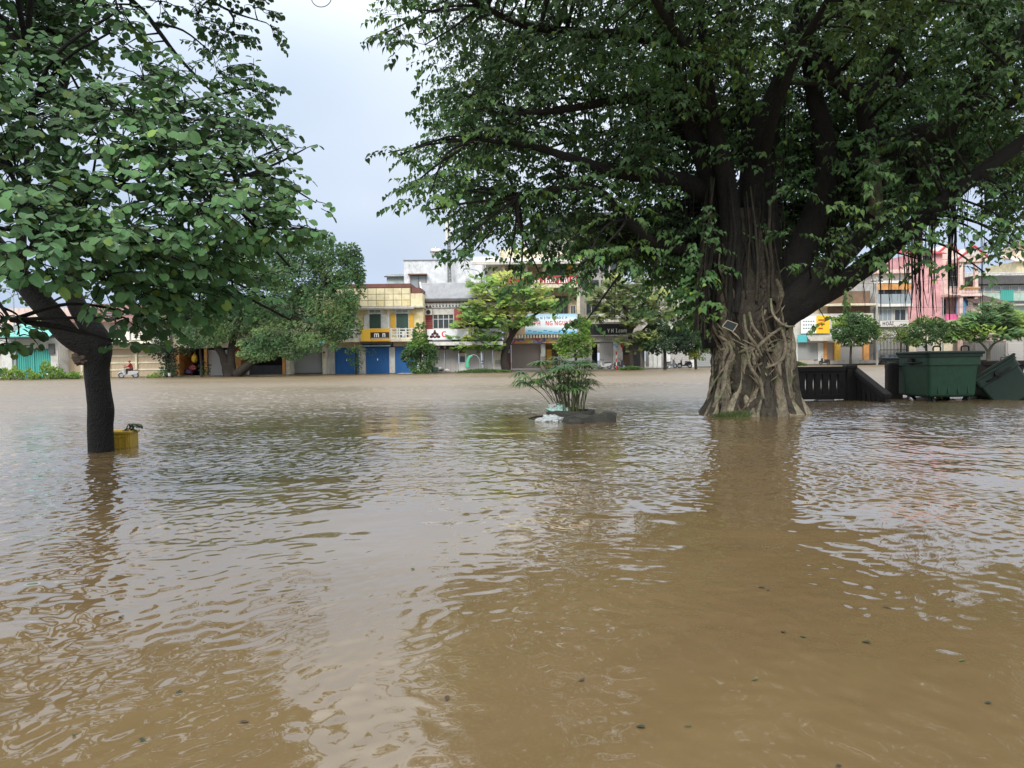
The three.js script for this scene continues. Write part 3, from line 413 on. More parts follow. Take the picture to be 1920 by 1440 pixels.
const MT = {
  cream: paint(lin(0.82, 0.74, 0.5)), paleCream: paint(lin(0.78, 0.71, 0.55)), yellow: paint(lin(0.8, 0.68, 0.38)), groutBrown: paint(lin(0.4, 0.33, 0.2)), white: paint(lin(0.78, 0.78, 0.76)), offWhite: paint(lin(0.66, 0.64, 0.6)), grey: paint(lin(0.4, 0.39, 0.37)), darkGrey: paint(lin(0.11, 0.11, 0.115)), concrete: paint(lin(0.47, 0.45, 0.42)),
  beige: paint(lin(0.55, 0.45, 0.31)), brown: paint(lin(0.2, 0.13, 0.09)), maroon: paint(lin(0.2, 0.09, 0.075)), orange: paint(lin(0.68, 0.34, 0.12)), gold: paint(lin(0.75, 0.45, 0.08)), pink: paint(lin(0.78, 0.42, 0.44)), palePink: paint(lin(0.82, 0.62, 0.57)), magenta: paint(lin(0.75, 0.16, 0.36)), tealPaint: paint(lin(0.1, 0.45, 0.4)), mint: paint(lin(0.5, 0.66, 0.58)),
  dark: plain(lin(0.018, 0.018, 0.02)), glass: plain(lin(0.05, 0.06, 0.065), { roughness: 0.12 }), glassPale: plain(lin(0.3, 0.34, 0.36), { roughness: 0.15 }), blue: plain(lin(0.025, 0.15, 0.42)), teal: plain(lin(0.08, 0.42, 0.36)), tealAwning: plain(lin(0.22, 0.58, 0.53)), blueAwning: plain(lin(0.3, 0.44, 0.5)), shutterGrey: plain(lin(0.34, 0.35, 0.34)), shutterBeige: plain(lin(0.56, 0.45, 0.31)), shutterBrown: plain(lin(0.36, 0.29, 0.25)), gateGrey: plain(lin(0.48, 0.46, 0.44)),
  tin: plain(lin(0.76, 0.79, 0.84), { roughness: 0.5, metalness: 0.15, map: stainWall }), tileGrey: plain(lin(0.3, 0.31, 0.34), { map: stainWall }), tileRed: plain(lin(0.25, 0.13, 0.11), { map: stainWall }), tileBrown: plain(lin(0.15, 0.1, 0.09), { map: stainWall }), redRoof: plain(lin(0.5, 0.07, 0.1)), red: plain(lin(0.55, 0.04, 0.04)), brickRed: plain(lin(0.42, 0.09, 0.09)), steel: plain(lin(0.6, 0.6, 0.6), { roughness: 0.25, metalness: 0.9 }), iron: plain(lin(0.03, 0.03, 0.034)), ochre: plain(lin(0.72, 0.42, 0.05)), darkGreen: plain(lin(0.03, 0.07, 0.05)), fence: plain(lin(0.05, 0.06, 0.06)), lampGrey: plain(lin(0.35, 0.38, 0.4)),
};
// a house measured on the photograph: X, Y in pixels become metres along and above the facade, z in metres towards the street
class House {
  constructor(name, label, category, px, d, turn = 0, group) {
    this.px = px; this.s = d / F; this.py = lineY(px, d); const p = at(px, this.py, d); p.y = 0; this.o = thing(name, label, category, p, turn, group);
  }
  X(x) { return (x - this.px) * this.s; } Y(y) { return (this.py - y) * this.s; }
  geo(x0, y0, x1, y1, z0, z1) { return box(this.X(x0), this.Y(y1), z0, this.X(x1), this.Y(y0), z1); }
  box(name, m, x0, y0, x1, y1, z0, z1, parent) { return mesh(name, this.geo(x0, y0, x1, y1, z0, z1), m, parent || this.o); }
  // ribbed metal: upright folds (gate) or level slats (shutter)
  ribs(name, m, x0, y0, x1, y1, z, step, level, depth = 0.05, parent) {
    const g = [], X0 = this.X(x0), X1 = this.X(x1), Y0 = this.Y(y1), Y1 = this.Y(y0), n = Math.max(2, Math.round((level ? Y1 - Y0 : X1 - X0) / step));
    g.push(box(X0, Y0, z - 0.04, X1, Y1, z));
    for (let i = 0; i < n; i++) { const a = (i + 0.12) / n, b = (i + 0.8) / n; g.push(level ? box(X0 + 0.02, Y0 + (Y1 - Y0) * a, z - 0.01, X1 - 0.02, Y0 + (Y1 - Y0) * b, z + depth) : box(X0 + (X1 - X0) * a, Y0 + 0.02, z - 0.01, X0 + (X1 - X0) * b, Y1 - 0.02, z + depth)); }
    return mesh(name, g, m, parent || this.o);
  }
  // window: frame with bars, panes behind
  window(x0, y0, x1, y1, z, cols, rows, frameM = MT.white, paneM = MT.glass) {
    const X0 = this.X(x0), X1 = this.X(x1), Y0 = this.Y(y1), Y1 = this.Y(y0), w = 0.09, g = [box(X0, Y0, z, X1, Y0 + w, z + 0.1), box(X0, Y1 - w, z, X1, Y1, z + 0.1), box(X0, Y0 + w, z, X0 + w, Y1 - w, z + 0.1), box(X1 - w, Y0 + w, z, X1, Y1 - w, z + 0.1)];
    for (let i = 1; i < cols; i++) { const x = X0 + (X1 - X0) * i / cols; g.push(box(x - 0.035, Y0 + w, z + 0.01, x + 0.035, Y1 - w, z + 0.08)); }
    for (let i = 1; i < rows; i++) { const y = Y0 + (Y1 - Y0) * i / rows; g.push(box(X0 + w, y - 0.03, z + 0.015, X1 - w, y + 0.03, z + 0.075)); }
    const f = mesh('window', g, frameM, this.o);
    for (let i = 0; i < cols; i++) { const a = X0 + (X1 - X0) * i / cols, b = X0 + (X1 - X0) * (i + 1) / cols; mesh('pane', box(a + 0.04, Y0 + w, z + 0.005, b - 0.04, Y1 - w, z + 0.04), paneM, f); }
    return f;
  }
  // a sloping sheet: front edge at (yF, zF), back edge at (yB, zB)
  slope(name, m, x0, x1, yF, zF, yB, zB, th = 0.08, ribsN = 0, inset0 = 0, inset1 = 0) {
    const X0 = this.X(x0), X1 = this.X(x1), F0 = V(X0, this.Y(yF), zF), F1 = V(X1, this.Y(yF), zF), B0 = V(X0 + inset0 * this.s, this.Y(yB), zB), B1 = V(X1 - inset1 * this.s, this.Y(yB), zB);
    const n = F1.clone().sub(F0).cross(B0.clone().sub(F0)).normalize(), geos = [], slab = (a, b, c, d, t) => { const up = n.clone().multiplyScalar(t), v = [a, b, c, d], w = v.map(q => q.clone().add(up)), P = [], T = (i, j, k) => P.push(...i.toArray(), ...j.toArray(), ...k.toArray()); T(w[0], w[1], w[2]); T(w[0], w[2], w[3]); T(v[0], v[2], v[1]); T(v[0], v[3], v[2]); for (let i = 0; i < 4; i++) { const j = (i + 1) % 4; T(v[i], v[j], w[j]); T(v[i], w[j], w[i]); } const g = new THREE.BufferGeometry(); g.setAttribute('position', new THREE.Float32BufferAttribute(P, 3)); g.setAttribute('uv', new THREE.Float32BufferAttribute(P.filter((_, i) => i % 3 < 2), 2)); g.computeVertexNormals(); return g; };
    geos.push(slab(F0, F1, B1, B0, th));
    for (let i = 0; i < ribsN; i++) { const a = (i + 0.1) / ribsN, b = (i + 0.55) / ribsN; geos.push(slab(F0.clone().lerp(F1, a).addScaledVector(n, th - 0.02), F0.clone().lerp(F1, b).addScaledVector(n, th - 0.02), B0.clone().lerp(B1, b).addScaledVector(n, th - 0.02), B0.clone().lerp(B1, a).addScaledVector(n, th - 0.02), 0.06)); }
    return mesh(name, geos, m, this.o);
  }
  sign(name, x0, y0, x1, y1, z, draw, w = 512, label) {
    const X0 = this.X(x0), X1 = this.X(x1), Y0 = this.Y(y1), Y1 = this.Y(y0), h = Math.max(32, Math.round(w * (Y1 - Y0) / (X1 - X0)));
    const b = mesh(name, box(X0, Y0, z - 0.14, X1, Y1, z - 0.005), MT.offWhite, this.o); if (label) b.userData.label = label;
    const g = new THREE.PlaneGeometry(X1 - X0 - 0.04, Y1 - Y0 - 0.04); g.translate((X0 + X1) / 2, (Y0 + Y1) / 2, z); mesh('sign_face', g, canvasMat(w, h, draw), b); return b;
  }
}
const words = (g, s, x, y, px, color, weight = 'bold', align = 'center', squeeze = 0, face = 'sans-serif') => { g.font = `${weight} ${px}px ${face}`; g.fillStyle = color; g.textAlign = align; g.textBaseline = 'middle'; g.save(); g.translate(x, y); if (squeeze) { const w = g.measureText(s).width; g.scale(squeeze / w, 1); } g.fillText(s, 0, 0); g.restore(); };
const DEEP = -9;

{ // teal-gated house at the far left
  const h = new House('teal_gate_house', 'white house at far left with a closed teal folding gate and teal canopy', 'house', 60, 75.2);
  h.box('wall', MT.offWhite, -160, 610, 30, 716, DEEP, 0); h.box('wall', MT.white, 98, 634, 113, 716, DEEP, 0); h.box('wall', MT.offWhite, 30, 634, 98, 654, DEEP, 0); h.box('wall', MT.palePink, -160, 575, 113, 609.5, DEEP, -2.2);
  h.ribs('gate', MT.teal, 31, 655, 97, 712, -0.25, 0.22, false); h.box('gate_post', MT.teal, 61, 655, 64, 712, -0.24, -0.1);
  h.slope('canopy', MT.tealAwning, 12, 112, 633, 1.5, 607, -2.0, 0.06, 20); h.box('canopy_edge', MT.iron, 10, 633.5, 114, 637, 1.35, 1.5);
  h.box('pillar', MT.white, 8, 640, 27, 714, 0.003, 0.3); h.box('pillar', MT.offWhite, 98, 640, 112, 712, 0.003, 0.16); h.box('meter_box', MT.darkGrey, 97, 645, 107, 664, 0.165, 0.4);
}
{ // shop with the wide beige gates
  const h = new House('beige_gate_shop', 'shop with wide beige folding gates and a dark red tiled roof', 'shop', 212, 76.6);
  h.box('wall', MT.paleCream, 113.5, 640, 310, 654.5, DEEP, 0); h.box('wall', MT.offWhite, 113.5, 604, 310, 639.5, DEEP, -1);
  for (const [a, b] of [[114, 152], [156, 204], [206, 254], [258, 309]]) h.ribs('gate', MT.shutterBeige, a, 655, b, 712, -0.2, 0.14, false, 0.035);
  for (const x of [152, 204, 254]) h.box('gate_post', MT.paleCream, x, 655, x + (x === 152 ? 4 : x === 254 ? 4 : 2), 712, -0.3, 0.06);
  for (let i = 0; i < 3; i++) h.box('gate_band', MT.paleCream, 206, 666 + i * 13, 309, 669 + i * 13, -0.145, -0.1);
  h.slope('lower_roof', MT.tileRed, 113.5, 310, 606, 0.4, 590, -2.6, 0.12, 30); h.slope('roof', MT.tileRed, 113.5, 310, 586, -2.4, 562, -6.5, 0.12, 30); h.box('wall', MT.white, 113.5, 586.5, 310, 592, DEEP, -2.7);
  h.slope('awning', MT.paleCream, 150, 308, 646, 1.2, 640, 0.0, 0.05); const fr = []; for (let x = 152; x < 307; x += 4) fr.push(h.geo(x, 646.5, x + 2.4, 650, 1.16, 1.2)); mesh('awning_fringe', fr, MT.darkGrey, h.o);
  for (let i = 0; i < 2; i++) h.sign('shop_sign', 205 + i * 46, 622, 248 + i * 46, 638, 0.3, (g, w, hh) => { g.fillStyle = '#e8e4da'; g.fillRect(0, 0, w, hh); g.fillStyle = '#8d8a84'; for (let k = 0; k < 3; k++) g.fillRect(w * 0.08, hh * (0.2 + k * 0.26), w * (0.75 - 0.2 * (k % 2)), hh * 0.1); }, 128);
}
{ // open stall with colourful goods, and the shuttered bays beside it, under one low roof
  const h = new House('open_front_shop', 'low shop front behind the big tree, its dark middle bay open and hung with goods', 'shop', 420, 78.2);
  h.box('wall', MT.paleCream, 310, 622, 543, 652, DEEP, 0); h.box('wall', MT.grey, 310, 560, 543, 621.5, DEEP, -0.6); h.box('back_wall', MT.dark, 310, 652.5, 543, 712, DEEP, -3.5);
  for (const [a, b, m] of [[310, 329, MT.beige], [330, 337, MT.orange], [384, 389, MT.orange], [436, 452, MT.orange], [530, 536, MT.orange], [537, 543, MT.paleCream]]) h.box('pillar', m, a, 652.5, b, 712, -3.4, 0.05);
  h.ribs('shutter', MT.gateGrey, 389.5, 656, 420, 704, -0.3, 0.18, true, 0.03); h.ribs('shutter', MT.gateGrey, 421, 656, 435.5, 704, -0.3, 0.18, true, 0.03);
  h.box('shop_sign', MT.teal, 458, 637, 482, 650, 0.1, 0.25); h.box('red_sign', MT.red, 446, 654, 451, 662, 0.06, 0.2); h.box('step', MT.concrete, 310, 704, 543, 713, 0.1, 0.9);
  h.box('shop_counter', MT.darkGrey, 455, 686, 528, 704, -2.6, -1); h.slope('awning', MT.darkGreen, 452, 540, 654, 1.4, 648, 0.02, 0.05, 18);
}
{ // shutter with the teal awning
  const h = new House('teal_awning_shop', 'shop with a grey roller shutter under a teal corrugated awning', 'shop', 577, 79.8);
  h.box('wall', MT.paleCream, 543.5, 590, 612, 632, DEEP, 0); h.box('lintel', MT.paleCream, 543.5, 640, 612, 650, DEEP, -0.02); h.box('wall', MT.cream, 543.5, 540, 612, 589.5, DEEP, -1);
  h.box('pillar', MT.cream, 536, 650.5, 544, 704, -3, 0); h.box('pillar', MT.paleCream, 605, 650.5, 612, 704, -3, 0.02); h.ribs('shutter', MT.shutterGrey, 544.5, 650.5, 604.5, 704, -0.25, 0.16, true, 0.03);
  h.box('ledge', MT.dark, 540, 632.5, 612, 636, -1, 0.25); h.slope('awning', MT.tealAwning, 540, 614, 648, 1.5, 637, 0.0, 0.05, 18); h.box('shutter_foot', MT.maroon, 545, 699, 604, 703, -0.19, -0.12); h.box('house_number', MT.maroon, 607, 660, 610.5, 662.5, 0.03, 0.08);
  h.box('step', MT.concrete, 536, 703.5, 612, 708, 0.1, 0.8);
}
{ // the yellow house
  const h = new House('yellow_house', 'yellow two-storey shophouse with blue doors, ochre shutters and a white balcony railing', 'house', 704, 80.6);
  h.box('wall', MT.yellow, 612.5, 579, 795, 642, DEEP, 0); h.box('parapet', MT.groutBrown, 612.5, 541, 773, 575.5, DEEP, 0.3); h.box('parapet', MT.cream, 773, 552, 795, 575.5, DEEP, 0.28); h.box('coping', MT.maroon, 612.5, 533.5, 774, 540.5, DEEP, 0.36); h.box('side_roof', MT.maroon, 774.5, 541, 791, 551.5, DEEP, 0.2);
  for (let i = 0; i < 10; i++) for (let k = 0; k < 3; k++) { const x = 615 + i * 15.7, y = 541.5 + k * 11.3; h.box('panel', k === 2 && i % 3 === 0 ? MT.yellow : MT.cream, x + 0.6, y + 0.55, x + 15.1, y + 10.75, 0.3, 0.335 + 0.006 * ((i * 7 + k * 3) % 3)); }
  h.box('cornice', MT.offWhite, 612.5, 576, 797, 578.5, DEEP, 0.55); h.box('drip_eave', MT.grey, 650, 579.5, 780, 581.5, 0.01, 0.9);
  for (const [a, b] of [[644, 668], [694, 717], [744, 768]]) { h.box('window_surround', MT.white, a - 3, 579.5, b + 3, 618, 0.003, 0.06); h.window(a, 580, b, 588, 0.065, 2, 1, MT.white, MT.glassPale); const d = h.box('balcony_door', MT.darkGreen, a + 1, 589.5, b - 1, 640, 0.065, 0.11); h.box('door_leaf', MT.darkGreen, a + 2, 591, (a + b) / 2 - 0.6, 640, 0.112, 0.14, d); h.box('door_leaf', MT.darkGreen, (a + b) / 2 + 0.6, 591, b - 2, 640, 0.112, 0.14, d); }
  for (const x of [734.5, 768.5, 684.5, 718.5, 634]) { const sh = []; sh.push(h.geo(x, 590, x + 9, 618, 0.1, 0.13)); for (let k = 0; k < 9; k++) sh.push(h.geo(x + 1, 591 + k * 3, x + 8, 593 + k * 3, 0.13, 0.16)); mesh('shutter', sh, x === 718.5 || x === 684.5 ? MT.white : MT.ochre, h.o); }
  h.box('pilaster', MT.white, 728, 579.5, 732.5, 640, 0.06, 0.16); h.box('downpipe', MT.offWhite, 790.5, 580, 792.5, 640, 0.01, 0.12);
  // balcony: slab, posts, rails with little ornaments
  h.box('balcony_slab', MT.paleCream, 612.5, 636, 780, 641.5, 0.01, 1.25); const rail = [];
  for (const y of [617.5, 622.5, 627.5]) rail.push(h.geo(636, y, 682, y + 1.8, 1.1, 1.2), h.geo(736, y, 778, y + 1.8, 1.1, 1.2)); rail.push(h.geo(636, 634, 682, 636, 1.1, 1.2), h.geo(736, 634, 778, 636, 1.1, 1.2)); mesh('railing', rail, MT.white, h.o);
  for (const x of [636, 645, 656, 668, 677, 737, 748, 752, 764, 775]) h.box('railing_post', MT.white, x, 616.5, x + 2.4, 636, 1.08, 1.24);
  for (const x of [661, 758]) h.box('railing_ornament', MT.white, x, 623, x + 5, 633, 1.09, 1.21);
  h.sign('shop_sign', 682.5, 617, 736, 640.5, 1.45, (g, w, hh) => { g.fillStyle = '#f2b51d'; g.fillRect(0, 0, w, hh); g.fillStyle = '#f7c748'; g.fillRect(0, 0, w * 0.32, hh); g.fillStyle = '#22282b'; g.fillRect(w * 0.335, hh * 0.3, w * 0.655, hh * 0.52); words(g, 'mịn', w * 0.66, hh * 0.5, hh * 0.56, '#fff', 'bold', 'center', w * 0.42); g.fillStyle = '#e8e8e8'; g.fillRect(w * 0.36, hh * 0.76, w * 0.6, hh * 0.035); }, 384, 'yellow and black shop sign over the middle door');
  h.box('fascia', MT.brown, 680, 641.6, 738, 645, 0.02, 1.0); h.box('lintel', MT.beige, 612.5, 642, 679.9, 651.5, DEEP, 0.02); h.box('lintel', MT.beige, 738.1, 642, 795, 650, DEEP, 0.02); h.box('lintel', MT.darkGrey, 680, 645.2, 738, 650, DEEP, -0.3);
  h.slope('awning', MT.blueAwning, 682, 736, 650, 1.1, 645, 0.06, 0.05, 14);
  for (const [a, b] of [[612.5, 628], [673, 686], [730.5, 741], [782, 795]]) h.box('pillar', a === 673 || a === 612.5 ? MT.offWhite : MT.white, a, 651.6, b, 706, -2.5, 0.01);
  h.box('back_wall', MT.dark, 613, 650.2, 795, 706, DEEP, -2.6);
  for (const [a, b, y] of [[628.5, 672.5, 652], [686.5, 730, 651], [741.5, 781.5, 650.5]]) { const door = h.ribs('door', MT.blue, a, y, b, 700, -0.18, 0.2, false, 0.04); h.box('door_frame', MT.white, a, 700.2, b, 702, -0.2, 0.02, door); h.box('lock_plate', MT.steel, (a + b) / 2 - 0.8, 672, (a + b) / 2 + 0.8, 676, -0.13, -0.06, door); }
  h.box('paper_notice', MT.white, 758, 668, 763, 675, -0.13, -0.1); h.box('step', MT.concrete, 612.5, 702.5, 795, 706.5, 0.05, 0.85); h.box('kerb_rail', MT.dark, 612.5, 701, 795, 702, 0.86, 0.95);
}
{ // corrugated metal building behind, with its water tank
  const h = new House('metal_clad_building', 'tall pale metal-clad building behind the yellow house with one window', 'building', 800, 96);
  h.ribs('cladding', MT.tin, 752, 481, 905, 560, -4, 0.9, false, 0.04); h.box('wall', MT.tin, 752, 481.5, 905, 660, -14, -4.05); h.box('side_wing', paint(lin(0.5, 0.58, 0.6)), 716, 506, 751.5, 660, -12, -5);
  h.slope('wing_roof', MT.darkGrey, 712, 751, 512, -4.5, 497, -11, 0.1, 8); h.box('wing_stripe', MT.tealPaint, 716, 526, 751, 540, -4.99, -4.9);
  h.window(764.5, 510, 796, 536, -3.94, 2, 1, MT.brown, MT.glassPale); h.box('window_hood', MT.brown, 761, 508, 798, 510, -3.9, -3.2); h.box('roof_edge', MT.steel, 751, 479.5, 906, 481, -14, -3.8);
}
{
  const d = 100, p = at(817, 473, d), t = thing('water_tank', 'stainless steel rooftop water tank on the metal-clad building', 'tank', p), s = d / F;
  const g = new THREE.CapsuleGeometry(6 * s, 10 * s, 6, 16); g.rotateZ(Math.PI / 2); g.translate(0, 1.5 * s, 0); mesh('tank_body', g, MT.steel, t);
  mesh('tank_lid', (() => { const q = new THREE.CylinderGeometry(3 * s, 3.4 * s, 2.4 * s, 14); q.translate(0, 8.2 * s, 0); return q; })(), MT.steel, t);
  for (const x of [-7, 7]) for (const z of [-3, 3]) mesh('leg', bar(V(x * s, -9 * s, z * s), V(x * s, 1 * s, z * s), 0.06), MT.lampGrey, t);
  mesh('stand_beam', [box(-8 * s, -5.2 * s, -4 * s, 8 * s, -4.4 * s, -3.4 * s), box(-8 * s, -5.2 * s, 3.4 * s, 8 * s, -4.4 * s, 4 * s)], MT.lampGrey, t);
}
{ // antenna mast
  const d = 98, t = thing('antenna_mast', 'slender lattice antenna mast rising behind the grey tiled roof', 'mast', (() => { const p = at(843, 560, d); return p; })()), s = d / F;
  const legs = [], brace = []; const H = 150 * s, w = y => (3.2 - 1.6 * y / H) * s;
  for (const [sx, sz] of [[-1, -1], [1, -1], [0, 1]]) legs.push(bar(V(sx * w(0), 0, sz * w(0)), V(sx * w(H), H, sz * w(H)), 0.07));
  for (let k = 0; k < 24; k++) { const y0 = H * k / 24, y1 = H * (k + 1) / 24; brace.push(bar(V(-w(y0), y0, -w(y0)), V(w(y1), y1, -w(y1)), 0.03, 4), bar(V(w(y0), y0, -w(y0)), V(0, y1, w(y1)), 0.03, 4), bar(V(0, y0, w(y0)), V(-w(y1), y1, -w(y1)), 0.03, 4)); }
  const mg = plain(lin(0.2, 0.21, 0.22)); mesh('mast_legs', legs, mg, t); mesh('bracing', brace, mg, t);
  for (const [y, x] of [[0.72, -3], [0.78, 3], [0.86, -3], [0.93, 2.4]]) mesh('antenna', rbox(x * s - 0.2, H * y, -0.1, x * s + 0.2, H * y + 1.7, 0.1, 0.05), MT.white, t);
}
{ // brick house with the grey tiled roof
  const h = new House('grey_roof_house', 'red brick shophouse with a big grey tiled roof and white sign board', 'house', 868, 83);
  h.box('wall', MT.offWhite, 796, 576, 944, 617, DEEP, -0.05); h.slope('roof', MT.tileGrey, 796, 950, 563, 0.6, 522, -6.2, 0.15, 70, -18, 0); h.slope('verge', MT.white, 794.5, 797, 564, 0.62, 520.5, -6.3, 0.22, 0, -18, 18); h.box('ridge', MT.white, 777, 519.5, 950, 523, -6.6, -6.0); h.slope('rear_roof', MT.tileGrey, 777, 950, 523, -6.6, 560, -12, 0.1); h.box('gutter', MT.darkGrey, 796, 562.5, 950, 566, 0.5, 0.75); h.box('gable_wall', MT.maroon, 781, 548, 796, 576, -8, -2.5);
  h.box('soffit', MT.brown, 796, 566.5, 944, 568, -0.04, 0.5); const sc = []; for (let i = 0; i < 24; i++) { const x = 797 + i * 6.1; sc.push(h.geo(x, 568.5, x + 5.4, 573, 0.3, 0.36), h.geo(x + 1.6, 573, x + 3.8, 575.5, 0.31, 0.35)); } mesh('fretwork', sc, MT.white, h.o);
  // coursed red brick, each course proud of its joint
  const rb = rng(3), bm = [0, 1, 2].map(i => plain(lin(0.40 + 0.06 * i, 0.075 + 0.02 * i, 0.085 + 0.015 * i), { roughness: 0.85 }));
  for (let k = 0; k < 9; k++) for (const [a, b] of [[796, 812.5], [853.5, 870]]) h.box('brick_course', bm[Math.floor(rb() * 3)], a, 579 + k * 4.2, b, 582.4 + k * 4.2, -0.05, 0.02 + 0.02 * rb());
  h.window(813, 580, 853, 616.5, 0.02, 4, 2, MT.white, MT.glass); h.box('window_transom', MT.offWhite, 814, 580.5, 852, 590, 0.13, 0.17); h.window(872, 580, 905, 616.5, 0.02, 3, 2, MT.white, MT.glass);
  const ac = h.box('air_conditioner', MT.offWhite, 798, 580, 813, 590.5, 0.05, 0.6); { const q = new THREE.TorusGeometry(0.22, 0.03, 6, 20); q.translate(h.X(806), h.Y(585.3), 0.61); mesh('fan_guard', q, MT.iron, ac); const f = new THREE.CircleGeometry(0.2, 20); f.translate(h.X(806), h.Y(585.3), 0.603); mesh('fan_opening', f, MT.dark, ac); }
  h.sign('sign_board', 804, 617.5, 942, 637, 1.3, (g, w, hh) => { g.fillStyle = '#e9ecf2'; g.fillRect(0, 0, w, hh); const c = '#3a1519', x0 = w * 0.105, y = t => hh * t; g.fillStyle = c;
    const blob = (x, yy, rx, ry) => { g.beginPath(); g.ellipse(x0 + x * hh, y(yy), rx * hh, ry * hh, 0, 0, 7); g.fill(); }; blob(0, 0.17, 0.1, 0.1); blob(0, 0.38, 0.17, 0.15); blob(-0.23, 0.5, 0.12, 0.12); blob(0.23, 0.5, 0.12, 0.12); blob(-0.34, 0.74, 0.17, 0.14); blob(0.34, 0.74, 0.17, 0.14); blob(0, 0.7, 0.2, 0.17); g.fillStyle = '#e9c9c9'; g.beginPath(); g.arc(x0, y(0.62), hh * 0.09, 0, 7); g.fill();
    words(g, 'C', w * 0.225, hh * 0.5, hh * 0.78, '#d8323a'); }, 1024, 'white sign board with a dark emblem and red letters');
  h.slope('awning', MT.white, 806, 944, 648, 1.9, 640, 0.05, 0.06); h.box('awning_front', MT.white, 806, 641.5, 944, 648, 1.86, 1.95); h.box('lintel', MT.darkGrey, 796, 637.5, 944, 655, DEEP, 0.0);
  const bk = []; for (let i = 0; i < 12; i++) bk.push(h.geo(812 + i * 11, 649, 815 + i * 11, 653, 0.01, 0.6)); mesh('bracket', bk, MT.offWhite, h.o);
  for (const [a, b] of [[815, 833.5], [836, 860], [878, 902], [904, 924]]) h.ribs('folding_gate', MT.gateGrey, a, 655, b, 699, -0.1, 0.3, false, 0.07);
  for (const [a, b] of [[796, 814.5], [834, 835.5], [874, 877.5], [924.5, 944]]) h.box('pillar', MT.offWhite, a, 655.5, b, 704, -2, 0);
  const d = h.box('door', MT.white, 861, 655.5, 873.5, 700, -0.15, -0.06); h.box('door_pane', MT.glass, 862.5, 668, 872, 679, -0.058, -0.03, d); h.box('door_notice', MT.paleCream, 864, 663, 871, 667, -0.056, -0.03, d); h.box('door_sign', MT.maroon, 862, 656, 873, 662, -0.056, -0.03, d);
  h.box('poster', MT.paleCream, 926, 660, 941, 686, 0.003, 0.05); h.box('poster_band', MT.grey, 928, 676, 939, 684, 0.051, 0.07); h.box('step', MT.concrete, 796, 700, 944, 706, 0.05, 0.7);
  // leaning bits: a green hose arch on the pavement
}
